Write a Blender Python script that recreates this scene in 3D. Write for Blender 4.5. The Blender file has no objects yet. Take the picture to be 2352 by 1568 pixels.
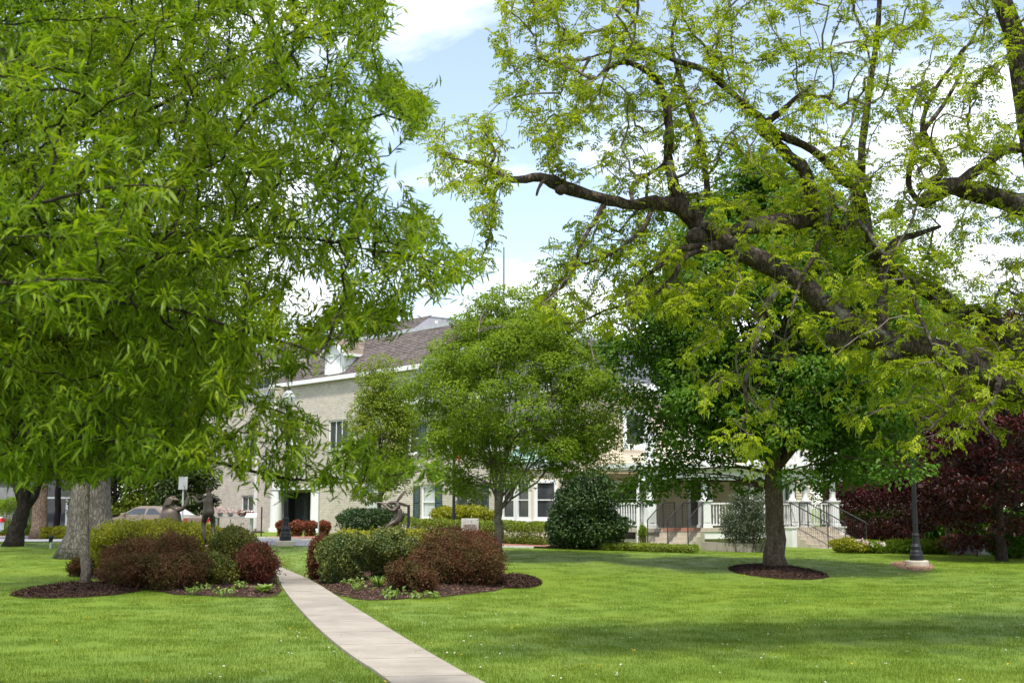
import bpy, bmesh, math, random
import numpy as np
from mathutils import Vector, Matrix
random.seed(7)
RNG = np.random.default_rng(7)
C = bpy.context.scene.collection
SC = bpy.context.scene

# ------------------------------------------------------------------ camera, sky, sun
F = 2900.0                      # focal length in pixels of a 2352-pixel-wide picture
HOR = 1165.0                    # eye level in that picture
EYE = 1.6
PITCH = math.atan((HOR - 784) / F)
cam = bpy.data.cameras.new('camera')
cam.sensor_width = 36.0
cam.lens = 36.0 * F / 2352
cam.clip_start = 0.1
cam.clip_end = 3000
cam.dof.use_dof = True
cam.dof.focus_distance = 26.0
cam.dof.aperture_fstop = 6.3
cam_o = bpy.data.objects.new('camera', cam)
cam_o.location = (0, 0, EYE)
cam_o.rotation_euler = (math.radians(90) + PITCH, 0, 0)
C.objects.link(cam_o)
SC.camera = cam_o

SUN_EL = math.radians(65)
SUN_AZ = math.radians(190)      # compass from +Y clockwise: behind the camera
world = bpy.data.worlds.new('World')
SC.world = world
world.use_nodes = True
wn, wl = world.node_tree.nodes, world.node_tree.links
for n in list(wn): wn.remove(n)
w_out = wn.new('ShaderNodeOutputWorld'); w_bg = wn.new('ShaderNodeBackground')
sky = wn.new('ShaderNodeTexSky'); sky.sky_type = 'NISHITA'; sky.sun_disc = False
sky.sun_elevation = SUN_EL; sky.sun_rotation = SUN_AZ
sky.air_density = 1.0; sky.dust_density = 0.6; sky.ozone_density = 0.35
w_bg.inputs['Strength'].default_value = 0.12
# thin broken cloud over the whole dome
tc = wn.new('ShaderNodeTexCoord')
sep = wn.new('ShaderNodeSeparateXYZ'); wl.new(tc.outputs['Generated'], sep.inputs[0])
zmax = wn.new('ShaderNodeMath'); zmax.operation = 'MAXIMUM'; zmax.inputs[1].default_value = 0.0
wl.new(sep.outputs['Z'], zmax.inputs[0])
zadd = wn.new('ShaderNodeMath'); zadd.operation = 'ADD'; zadd.inputs[1].default_value = 0.22
wl.new(zmax.outputs[0], zadd.inputs[0])
dx = wn.new('ShaderNodeMath'); dx.operation = 'DIVIDE'; wl.new(sep.outputs['X'], dx.inputs[0]); wl.new(zadd.outputs[0], dx.inputs[1])
dy = wn.new('ShaderNodeMath'); dy.operation = 'DIVIDE'; wl.new(sep.outputs['Y'], dy.inputs[0]); wl.new(zadd.outputs[0], dy.inputs[1])
cmb = wn.new('ShaderNodeCombineXYZ'); wl.new(dx.outputs[0], cmb.inputs[0]); wl.new(dy.outputs[0], cmb.inputs[1])
cmb.inputs[2].default_value = 6.1
wno = wn.new('ShaderNodeTexNoise'); wno.inputs['Scale'].default_value = 1.9; wno.inputs['Detail'].default_value = 9
wno.inputs['Roughness'].default_value = 0.56; wno.inputs['Distortion'].default_value = 0.25
wl.new(cmb.outputs[0], wno.inputs['Vector'])
wcr = wn.new('ShaderNodeValToRGB'); wl.new(wno.outputs['Fac'], wcr.inputs[0])
wcr.color_ramp.elements[0].position = 0.45; wcr.color_ramp.elements[0].color = (0.11, 0.11, 0.11, 1)
wcr.color_ramp.elements[1].position = 0.70; wcr.color_ramp.elements[1].color = (1, 1, 1, 1)
wmx = wn.new('ShaderNodeMix'); wmx.data_type = 'RGBA'
wl.new(wcr.outputs['Color'], wmx.inputs['Factor'])
wl.new(sky.outputs['Color'], wmx.inputs['A'])
wmx.inputs["B"].default_value = (8.2, 8.25, 8.3, 1)
wl.new(wmx.outputs['Result'], w_bg.inputs['Color'])
wl.new(w_bg.outputs[0], w_out.inputs['Surface'])

sun = bpy.data.lights.new('sun', 'SUN')
sun.energy = 2.8; sun.angle = math.radians(5.0); sun.color = (1.0, 0.95, 0.86)
sun_o = bpy.data.objects.new('sun', sun)
to_sun = Vector((math.sin(SUN_AZ) * math.cos(SUN_EL), math.cos(SUN_AZ) * math.cos(SUN_EL), math.sin(SUN_EL)))
sun_o.rotation_euler = to_sun.to_track_quat('Z', 'Y').to_euler()
sun_o.location = (0, -20, 40)
C.objects.link(sun_o)
vs = SC.view_settings
vs.view_transform = 'Standard'; vs.look = 'None'; vs.exposure = 1.1; vs.gamma = 1.0; vs.use_curve_mapping = False
SC.render.engine = 'CYCLES'
SC.cycles.max_bounces = 7; SC.cycles.diffuse_bounces = 4; SC.cycles.glossy_bounces = 2
SC.cycles.transmission_bounces = 4; SC.cycles.transparent_max_bounces = 4
SC.cycles.caustics_reflective = False; SC.cycles.caustics_refractive = False
SC.cycles.sample_clamp_indirect = 4.0

# ------------------------------------------------------------------ measuring: picture point -> place
CP, SP = math.cos(PITCH), math.sin(PITCH)
def ray(px, py):
    u, v = (px - 1176) / F, -(py - 784) / F
    return np.array((u, CP - v * SP, SP + v * CP))
def at(px, py, Y):
    d = ray(px, py); d = d * (Y / d[1])
    return Vector((d[0], Y, d[2] + EYE))
def proj(P):
    P = np.asarray(P, float).reshape(-1, 3) - np.array((0, 0, EYE))
    dep = P[:, 1] * CP + P[:, 2] * SP
    up = -P[:, 1] * SP + P[:, 2] * CP
    dep_s = np.where(dep > 0.05, dep, 0.05)
    return 1176 + F * P[:, 0] / dep_s, 784 - F * up / dep_s, dep
def sstep(a, b, t):
    t = np.clip((t - a) / (b - a), 0, 1); return t * t * (3 - 2 * t)
def H(x, y):
    x = np.asarray(x, float); y = np.asarray(y, float)
    h = sstep(20, 44, y) * (0.36 - 0.024 * np.clip(x, -5, 14)) * (1 - 0.7 * sstep(45, 58, y))
    return h + 0.03 * np.sin(x * 0.35 + 1) * np.sin(y * 0.23)
def gnd(px, py):
    d = ray(px, py); t = 5.0
    for t in np.arange(4, 120, 0.02):
        if EYE + d[2] * t <= H(d[0] * t, d[1] * t): break
    return Vector((d[0] * t, d[1] * t, float(H(d[0] * t, d[1] * t))))
def on(x, y, dz=0.0): return Vector((x, y, float(H(x, y)) + dz))

# ------------------------------------------------------------------ materials
MATS = {}
def nodes(name):
    m = bpy.data.materials.new(name); m.use_nodes = True
    nt = m.node_tree; b = nt.nodes['Principled BSDF']
    MATS[name] = m
    return m, nt, b
def ramp(nt, src, stops):
    r = nt.nodes.new('ShaderNodeValToRGB'); nt.links.new(src, r.inputs[0])
    els = r.color_ramp.elements
    while len(els) < len(stops): els.new(0.5)
    for e, (p, c) in zip(els, stops): e.position = p; e.color = (*c, 1)
    return r
def noise(nt, scale, detail=4, rough=0.55, coord='Object', stretch=None):
    t = nt.nodes.new('ShaderNodeTexCoord'); src = t.outputs[coord]
    if stretch:
        mp = nt.nodes.new('ShaderNodeMapping'); nt.links.new(src, mp.inputs[0]); mp.inputs['Scale'].default_value = stretch; src = mp.outputs[0]
    n = nt.nodes.new('ShaderNodeTexNoise'); n.inputs['Scale'].default_value = scale; n.inputs['Detail'].default_value = detail
    n.inputs['Roughness'].default_value = rough; nt.links.new(src, n.inputs['Vector'])
    return n
def bump(nt, b, src, strength, dist=0.02):
    bp = nt.nodes.new('ShaderNodeBump'); bp.inputs['Strength'].default_value = strength; bp.inputs['Distance'].default_value = dist
    nt.links.new(src, bp.inputs['Height']); nt.links.new(bp.outputs[0], b.inputs['Normal'])
def blotch(m, scale, lo, pos=(0.35, 0.65)):
    nt = m.node_tree; b = nt.nodes['Principled BSDF']; src = b.inputs['Base Color'].links[0].from_socket
    n = noise(nt, scale, 7, 0.65); r = nt.nodes.new('ShaderNodeMapRange'); r.inputs['From Min'].default_value = pos[0]; r.inputs['From Max'].default_value = pos[1]; r.inputs['To Min'].default_value = lo
    nt.links.new(n.outputs['Fac'], r.inputs['Value']); v = nt.nodes.new('ShaderNodeVectorMath'); v.operation = 'SCALE'; nt.links.new(src, v.inputs[0]); nt.links.new(r.outputs[0], v.inputs['Scale']); nt.links.new(v.outputs[0], b.inputs['Base Color'])
def surf(name, c1, c2=None, scale=6, rough=0.7, spec=0.3, bmp=0.15, metal=0.0, detail=5, stretch=None, dist=0.01, pos=(0.3, 0.7), per_piece=0.0):
    m, nt, b = nodes(name)
    c2 = c2 or tuple(min(1, v * 1.25) for v in c1)
    n = noise(nt, scale, detail, stretch=stretch)
    r = ramp(nt, n.outputs['Fac'], [(pos[0], c1), (pos[1], c2)])
    col = r.outputs['Color']
    if per_piece:
        g = nt.nodes.new('ShaderNodeNewGeometry'); oi = nt.nodes.new('ShaderNodeObjectInfo')
        ad = nt.nodes.new('ShaderNodeMath'); ad.operation = 'ADD'; nt.links.new(g.outputs['Random Per Island'], ad.inputs[0]); nt.links.new(oi.outputs['Random'], ad.inputs[1])
        fr = nt.nodes.new('ShaderNodeMath'); fr.operation = 'FRACT'; nt.links.new(ad.outputs[0], fr.inputs[0])
        mr = nt.nodes.new('ShaderNodeMapRange'); mr.inputs['To Min'].default_value = 1 - per_piece; mr.inputs['To Max'].default_value = 1 + per_piece
        nt.links.new(fr.outputs[0], mr.inputs['Value'])
        mx = nt.nodes.new('ShaderNodeVectorMath'); mx.operation = 'SCALE'; nt.links.new(col, mx.inputs[0]); nt.links.new(mr.outputs[0], mx.inputs['Scale'])
        col = mx.outputs[0]
    nt.links.new(col, b.inputs['Base Color'])
    b.inputs['Roughness'].default_value = rough; b.inputs['Metallic'].default_value = metal
    b.inputs['Specular IOR Level'].default_value = spec
    if bmp: bump(nt, b, n.outputs['Fac'], bmp, dist)
    return m
def leaf_mat(name, cols, trans=0.4, rough=0.45, spec=0.35, tcol=(1.25, 1.2, 0.6), patch=1.2):
    m, nt, b = nodes(name)
    g = nt.nodes.new('ShaderNodeNewGeometry'); oi = nt.nodes.new('ShaderNodeObjectInfo')
    ad = nt.nodes.new('ShaderNodeMath'); ad.operation = 'ADD'; nt.links.new(g.outputs['Random Per Island'], ad.inputs[0]); nt.links.new(oi.outputs['Random'], ad.inputs[1])
    fr = nt.nodes.new('ShaderNodeMath'); fr.operation = 'FRACT'; nt.links.new(ad.outputs[0], fr.inputs[0])
    n = noise(nt, patch, 3)
    mm = nt.nodes.new('ShaderNodeMapRange'); mm.inputs['From Min'].default_value = 0.3; mm.inputs['From Max'].default_value = 0.7
    nt.links.new(n.outputs['Fac'], mm.inputs['Value'])
    mix = nt.nodes.new('ShaderNodeMix'); mix.data_type = 'FLOAT'; mix.inputs['Factor'].default_value = 0.55
    nt.links.new(fr.outputs[0], mix.inputs['A']); nt.links.new(mm.outputs[0], mix.inputs['B'])
    k = len(cols) - 1
    r = ramp(nt, mix.outputs['Result'], [(0.12 + 0.76 * i / k, c) for i, c in enumerate(cols)])
    nt.links.new(r.outputs['Color'], b.inputs['Base Color'])
    b.inputs['Roughness'].default_value = rough; b.inputs['Specular IOR Level'].default_value = spec
    tr = nt.nodes.new('ShaderNodeBsdfTranslucent')
    tm = nt.nodes.new('ShaderNodeMix'); tm.data_type = 'RGBA'; tm.blend_type = 'MULTIPLY'; tm.inputs['Factor'].default_value = 1
    nt.links.new(r.outputs['Color'], tm.inputs['A']); tm.inputs['B'].default_value = (*tcol, 1)
    nt.links.new(tm.outputs['Result'], tr.inputs['Color'])
    ms = nt.nodes.new('ShaderNodeMixShader'); ms.inputs[0].default_value = trans
    nt.links.new(b.outputs[0], ms.inputs[1]); nt.links.new(tr.outputs[0], ms.inputs[2])
    out = nt.nodes['Material Output']; nt.links.new(ms.outputs[0], out.inputs['Surface'])
    return m
def bark_mat(name, c1, c2, scale=9, lichen=None, stretch=(1, 1, 0.35)):
    m, nt, b = nodes(name)
    t = nt.nodes.new('ShaderNodeTexCoord'); mp = nt.nodes.new('ShaderNodeMapping'); mp.inputs['Scale'].default_value = stretch
    nt.links.new(t.outputs['Object'], mp.inputs[0])
    v = nt.nodes.new('ShaderNodeTexVoronoi'); v.inputs['Scale'].default_value = scale * 2.2; v.feature = 'DISTANCE_TO_EDGE'
    n = nt.nodes.new('ShaderNodeTexNoise'); n.inputs['Scale'].default_value = scale; n.inputs['Detail'].default_value = 7
    nt.links.new(mp.outputs[0], n.inputs['Vector'])
    av = nt.nodes.new('ShaderNodeVectorMath'); av.operation = 'MULTIPLY_ADD'; av.inputs[1].default_value = (0.12, 0.12, 0.12)
    nt.links.new(n.outputs['Color'], av.inputs[0]); nt.links.new(mp.outputs[0], av.inputs[2]); nt.links.new(av.outputs[0], v.inputs['Vector'])
    r = ramp(nt, n.outputs['Fac'], [(0.3, c1), (0.7, c2)])
    vr = nt.nodes.new('ShaderNodeMapRange'); vr.inputs['From Max'].default_value = 0.22; vr.inputs['To Min'].default_value = 0.45
    nt.links.new(v.outputs['Distance'], vr.inputs['Value'])
    mx = nt.nodes.new('ShaderNodeVectorMath'); mx.operation = 'SCALE'; nt.links.new(r.outputs['Color'], mx.inputs[0]); nt.links.new(vr.outputs[0], mx.inputs['Scale'])
    col = mx.outputs[0]
    if lichen:
        n2 = noise(nt, 3.2, 6, 0.7); lr = ramp(nt, n2.outputs['Fac'], [(0.54, (0, 0, 0)), (0.66, (1, 1, 1))])
        lm = nt.nodes.new('ShaderNodeMix'); lm.data_type = 'RGBA'; nt.links.new(lr.outputs['Color'], lm.inputs['Factor'])
        nt.links.new(col, lm.inputs['A']); lm.inputs['B'].default_value = (*lichen, 1); col = lm.outputs['Result']
    nt.links.new(col, b.inputs['Base Color'])
    b.inputs['Roughness'].default_value = 0.9; b.inputs['Specular IOR Level'].default_value = 0.15
    bump(nt, b, vr.outputs[0], 0.7, 0.03)
    return m
def glass_mat(name, col, rough=0.06):
    m, nt, b = nodes(name)
    n = noise(nt, 1.3, 3); r = ramp(nt, n.outputs['Fac'], [(0.3, col), (0.7, tuple(v * 1.5 for v in col))])
    nt.links.new(r.outputs['Color'], b.inputs['Base Color'])
    b.inputs['Roughness'].default_value = rough; b.inputs['Specular IOR Level'].default_value = 0.7
    return m

GRASS_STOPS = [(0.25, (0.075, 0.135, 0.009)), (0.5, (0.115, 0.180, 0.012)), (0.75, (0.175, 0.225, 0.020))]
def grass_mat(name, blade):
    m, nt, b = nodes(name)
    g = nt.nodes.new('ShaderNodeNewGeometry')
    n1 = nt.nodes.new('ShaderNodeTexNoise'); n1.inputs['Scale'].default_value = 0.6; n1.inputs['Detail'].default_value = 5; n1.inputs['Roughness'].default_value = 0.65
    nt.links.new(g.outputs['Position'], n1.inputs['Vector'])
    n2 = nt.nodes.new('ShaderNodeTexNoise'); n2.inputs['Scale'].default_value = 14 if not blade else 9; n2.inputs['Detail'].default_value = 4
    nt.links.new(g.outputs['Position'], n2.inputs['Vector'])
    mix = nt.nodes.new('ShaderNodeMix'); mix.data_type = 'FLOAT'; mix.inputs['Factor'].default_value = 0.35
    nt.links.new(n1.outputs['Fac'], mix.inputs['A']); nt.links.new(n2.outputs['Fac'], mix.inputs['B'])
    val = mix.outputs['Result']
    if blade:
        oi = nt.nodes.new('ShaderNodeObjectInfo'); mr = nt.nodes.new('ShaderNodeMath'); mr.operation = 'MULTIPLY_ADD'
        mr.inputs[1].default_value = 0.26; nt.links.new(g.outputs['Random Per Island'], mr.inputs[0])
        sub = nt.nodes.new('ShaderNodeMath'); sub.operation = 'SUBTRACT'; sub.inputs[1].default_value = 0.10; nt.links.new(val, sub.inputs[0]); nt.links.new(sub.outputs[0], mr.inputs[2]); val = mr.outputs[0]
    r = ramp(nt, val, GRASS_STOPS)
    nt.links.new(r.outputs['Color'], b.inputs['Base Color'])
    b.inputs['Roughness'].default_value = 0.6; b.inputs['Specular IOR Level'].default_value = 0.2
    if blade:
        tr = nt.nodes.new('ShaderNodeBsdfTranslucent'); nt.links.new(r.outputs['Color'], tr.inputs['Color'])
        ms = nt.nodes.new('ShaderNodeMixShader'); ms.inputs[0].default_value = 0.3
        nt.links.new(b.outputs[0], ms.inputs[1]); nt.links.new(tr.outputs[0], ms.inputs[2]); nt.links.new(ms.outputs[0], nt.nodes['Material Output'].inputs['Surface'])
    else:
        bump(nt, b, n2.outputs['Fac'], 0.6, 0.03)
    return m

M_GRASS = grass_mat('lawn_soil_grass', False); M_BLADE = grass_mat('grass_blade', True)
M_CONC = surf('path_concrete', (0.285, 0.253, 0.213), (0.352, 0.314, 0.266), 2.2, 0.85, 0.2, 0.12, detail=9, per_piece=0.05)
M_CONC2 = surf('fresh_concrete', (0.36, 0.29, 0.215), (0.43, 0.35, 0.26), 2.2, 0.85, 0.2, 0.1, detail=9)
blotch(M_CONC, 0.9, 0.80); blotch(M_CONC, 7.0, 0.90, (0.3, 0.5)); blotch(M_CONC2, 1.1, 0.85)
M_ASPH = surf('asphalt', (0.20, 0.20, 0.21), (0.26, 0.26, 0.27), 5, 0.9, 0.2, 0.2, detail=8)
M_KERB = surf('kerb_concrete', (0.46, 0.45, 0.435), (0.56, 0.55, 0.53), 3, 0.8, 0.2, 0.08)
M_MULCH = surf('mulch', (0.022, 0.013, 0.010), (0.065, 0.038, 0.028), 26, 0.95, 0.1, 0.9, detail=8, dist=0.05)
M_CHIP = surf('mulch_chip', (0.032, 0.018, 0.013), (0.085, 0.049, 0.036), 5, 0.95, 0.1, 0.1, per_piece=0.5)
M_CHIP2 = surf('weathered_mulch_chip', (0.10, 0.055, 0.042), (0.20, 0.12, 0.095), 5, 0.95, 0.1, 0.1, per_piece=0.5)
M_SOIL = surf('bare_soil', (0.17, 0.10, 0.06), (0.27, 0.17, 0.10), 8, 0.95, 0.1, 0.3)
M_PAVER = surf('red_paver', (0.24, 0.105, 0.075), (0.33, 0.155, 0.11), 4, 0.85, 0.2, 0.1, per_piece=0.25)
M_CREAM = surf('cream_brick', (0.53, 0.472, 0.40), (0.61, 0.552, 0.475), 3, 0.8, 0.25, 0.1, per_piece=0.09)
blotch(M_CREAM, 0.35, 0.88)
M_MORTAR = surf('mortar', (0.42, 0.38, 0.335), (0.48, 0.44, 0.39), 10, 0.9, 0.1, 0.1)
M_CLAP = surf('cream_clapboard', (0.58, 0.49, 0.365), (0.63, 0.54, 0.405), 2, 0.6, 0.3, 0.03, per_piece=0.03)
M_STONE = surf('tan_stone', (0.40, 0.35, 0.28), (0.52, 0.46, 0.38), 5, 0.85, 0.2, 0.2)
M_WHITE = surf('white_paint', (0.72, 0.72, 0.715), (0.77, 0.77, 0.765), 2, 0.45, 0.4, 0.03)
M_SHING = surf('brown_shingle', (0.105, 0.085, 0.079), (0.155, 0.132, 0.124), 4, 0.9, 0.15, 0.2, per_piece=0.22)
M_SHING2 = surf('tan_shingle', (0.20, 0.158, 0.13), (0.26, 0.21, 0.17), 4, 0.9, 0.15, 0.2, per_piece=0.2)
M_SLATE = surf('grey_slate', (0.10, 0.105, 0.125), (0.17, 0.175, 0.20), 4, 0.7, 0.3, 0.15, per_piece=0.22)
M_COPPER = surf('verdigris_copper', (0.20, 0.36, 0.31), (0.33, 0.47, 0.41), 3, 0.6, 0.4, 0.05)
M_PENT = surf('lavender_metal', (0.37, 0.35, 0.40), (0.44, 0.42, 0.46), 1.5, 0.5, 0.4, 0.02)
M_SHUT = surf('dark_green_shutter', (0.022, 0.055, 0.055), (0.035, 0.075, 0.072), 3, 0.5, 0.4, 0.03)
M_GLASS = glass_mat('window_glass', (0.03, 0.034, 0.038)); M_BLIND = glass_mat('window_with_blind', (0.36, 0.38, 0.37), 0.2)
M_GREYGLASS = glass_mat('grey_window_glass', (0.10, 0.115, 0.13), 0.12)
M_DARK = surf('dark_metal', (0.010, 0.011, 0.014), (0.017, 0.018, 0.022), 4, 0.5, 0.35, 0.04)
M_BLACKRAIL = surf('black_rail', (0.02, 0.02, 0.022), (0.035, 0.034, 0.034), 4, 0.4, 0.5, 0.02)
M_BRONZE = surf('bronze', (0.060, 0.045, 0.034), (0.118, 0.090, 0.069), 7, 0.5, 0.5, 0.3, metal=0.35, detail=8)
M_GLOBE = surf('lamp_globe', (0.74, 0.74, 0.72), (0.80, 0.80, 0.78), 2, 0.25, 0.5, 0.0)
M_STEEL = surf('galvanised_steel', (0.36, 0.37, 0.38), (0.46, 0.47, 0.48), 4, 0.45, 0.5, 0.03, metal=0.3)
M_GRANITE = surf('grey_granite', (0.36, 0.35, 0.34), (0.50, 0.49, 0.475), 24, 0.75, 0.3, 0.2, detail=8)
M_PLAQUE = surf('plaque', (0.24, 0.19, 0.17), (0.33, 0.27, 0.25), 20, 0.5, 0.4, 0.1)
M_PLINTH = surf('pink_granite', (0.42, 0.27, 0.21), (0.52, 0.38, 0.31), 20, 0.7, 0.3, 0.1)
M_TAN = surf('tan_car_paint', (0.22, 0.17, 0.13), (0.24, 0.185, 0.145), 2, 0.25, 0.6, 0.0, metal=0.3)
M_WCAR = surf('white_car_paint', (0.74, 0.75, 0.76), (0.77, 0.78, 0.79), 2, 0.25, 0.6, 0.0)
M_TYRE = surf('tyre_rubber', (0.018, 0.018, 0.018), (0.03, 0.03, 0.03), 10, 0.85, 0.2, 0.1)
M_RED = surf('flag_red', (0.50, 0.03, 0.03), (0.58, 0.05, 0.045), 3, 0.7, 0.2, 0.05)
M_DOOR = surf('brown_door', (0.07, 0.035, 0.022), (0.10, 0.05, 0.032), 4, 0.5, 0.4, 0.05)
M_DARKWALL = surf('dark_grey_cladding', (0.055, 0.057, 0.062), (0.08, 0.082, 0.088), 2, 0.7, 0.3, 0.05)
M_GREYWALL = surf('grey_concrete_wall', (0.17, 0.17, 0.17), (0.25, 0.25, 0.245), 3, 0.85, 0.2, 0.1)
M_BARK_PECAN = bark_mat('pecan_bark', (0.045, 0.032, 0.026), (0.115, 0.088, 0.072), 9, lichen=(0.20, 0.19, 0.17))
M_TWIG = surf('twig_bark', (0.11, 0.088, 0.073), (0.20, 0.165, 0.14), 8, 0.9, 0.15, 0.1)
M_BARK_GREY = bark_mat('grey_bark', (0.15, 0.125, 0.105), (0.30, 0.26, 0.225), 6)
M_BARK_SMOOTH = bark_mat('smooth_bark', (0.16, 0.13, 0.105), (0.26, 0.22, 0.18), 12, lichen=(0.30, 0.27, 0.22))
M_BARK_DARK = bark_mat('dark_bark', (0.030, 0.023, 0.018), (0.07, 0.055, 0.045), 9)
M_BARK_TAN = bark_mat('tan_bark', (0.26, 0.17, 0.115), (0.38, 0.27, 0.19), 6)
M_BARK_BROWN = bark_mat('brown_bark', (0.085, 0.062, 0.042), (0.17, 0.125, 0.088), 10)
L_OAK = leaf_mat('willow_oak_leaf', [(0.080, 0.150, 0.010), (0.130, 0.210, 0.012), (0.185, 0.265, 0.016), (0.29, 0.335, 0.022)], 0.5, spec=0.18, tcol=(1.1, 1.15, 0.5))
L_PECAN = leaf_mat('pecan_leaf', [(0.14, 0.205, 0.014), (0.23, 0.30, 0.018), (0.33, 0.39, 0.026), (0.44, 0.48, 0.036)], 0.52, spec=0.12, tcol=(1.1, 1.13, 0.5))
L_MAPLE = leaf_mat('deep_green_leaf', [(0.046, 0.108, 0.012), (0.076, 0.162, 0.016), (0.125, 0.225, 0.022)], 0.42, spec=0.2)
L_ZELK = leaf_mat('soft_green_leaf', [(0.12, 0.205, 0.022), (0.18, 0.275, 0.028), (0.255, 0.345, 0.04)], 0.5, spec=0.12)
L_LIGHT = leaf_mat('yellow_green_leaf', [(0.12, 0.19, 0.016), (0.19, 0.265, 0.02), (0.27, 0.33, 0.028)], 0.4)
L_CHART = leaf_mat('chartreuse_leaf', [(0.17, 0.20, 0.012), (0.29, 0.30, 0.018), (0.42, 0.40, 0.03)], 0.35, patch=2.5)
L_OLIVE = leaf_mat('olive_shrub_leaf', [(0.055, 0.085, 0.018), (0.13, 0.145, 0.022), (0.27, 0.24, 0.035)], 0.3, patch=2.5)
L_DKSHRUB = leaf_mat('dark_shrub_leaf', [(0.04, 0.08, 0.02), (0.11, 0.145, 0.032), (0.29, 0.29, 0.06)], 0.25, patch=3)
L_BARB = leaf_mat('barberry_leaf', [(0.085, 0.088, 0.022), (0.100, 0.060, 0.026), (0.16, 0.058, 0.036)], 0.3, spec=0.1, tcol=(1.3, 0.8, 0.7), patch=2.5)
L_BARBR = leaf_mat('red_barberry_leaf', [(0.095, 0.08, 0.026), (0.13, 0.055, 0.032), (0.22, 0.06, 0.045)], 0.35, spec=0.1, tcol=(1.3, 0.7, 0.7), patch=2.5)
L_HOLLY = leaf_mat('holly_leaf', [(0.018, 0.045, 0.012), (0.035, 0.075, 0.018), (0.08, 0.13, 0.03)], 0.15, rough=0.45, spec=0.3)
L_GREYEV = leaf_mat('grey_evergreen_leaf', [(0.07, 0.10, 0.06), (0.12, 0.15, 0.09), (0.18, 0.20, 0.13)], 0.2)
L_CONIF = leaf_mat('conifer_needle', [(0.028, 0.055, 0.012), (0.055, 0.09, 0.018), (0.10, 0.14, 0.025)], 0.25)
L_JMAPLE = leaf_mat('red_maple_leaf', [(0.024, 0.009, 0.009), (0.045, 0.011, 0.011), (0.10, 0.015, 0.017)], 0.35, tcol=(1.4, 0.6, 0.5))
L_HEDGE = leaf_mat('hedge_leaf', [(0.09, 0.15, 0.012), (0.16, 0.22, 0.018), (0.25, 0.30, 0.025)], 0.3)
L_FRESH = leaf_mat('fresh_plant_leaf', [(0.10, 0.19, 0.03), (0.19, 0.29, 0.06), (0.32, 0.38, 0.14)], 0.4, patch=4)
L_PINK = leaf_mat('pink_flower', [(0.62, 0.35, 0.38), (0.75, 0.60, 0.60), (0.8, 0.78, 0.75)], 0.3, tcol=(1, 1, 1))
L_ORANGE = leaf_mat('orange_red_leaf', [(0.16, 0.055, 0.025), (0.25, 0.07, 0.04), (0.32, 0.14, 0.06)], 0.3, tcol=(1.2, 0.8, 0.6))

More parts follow.
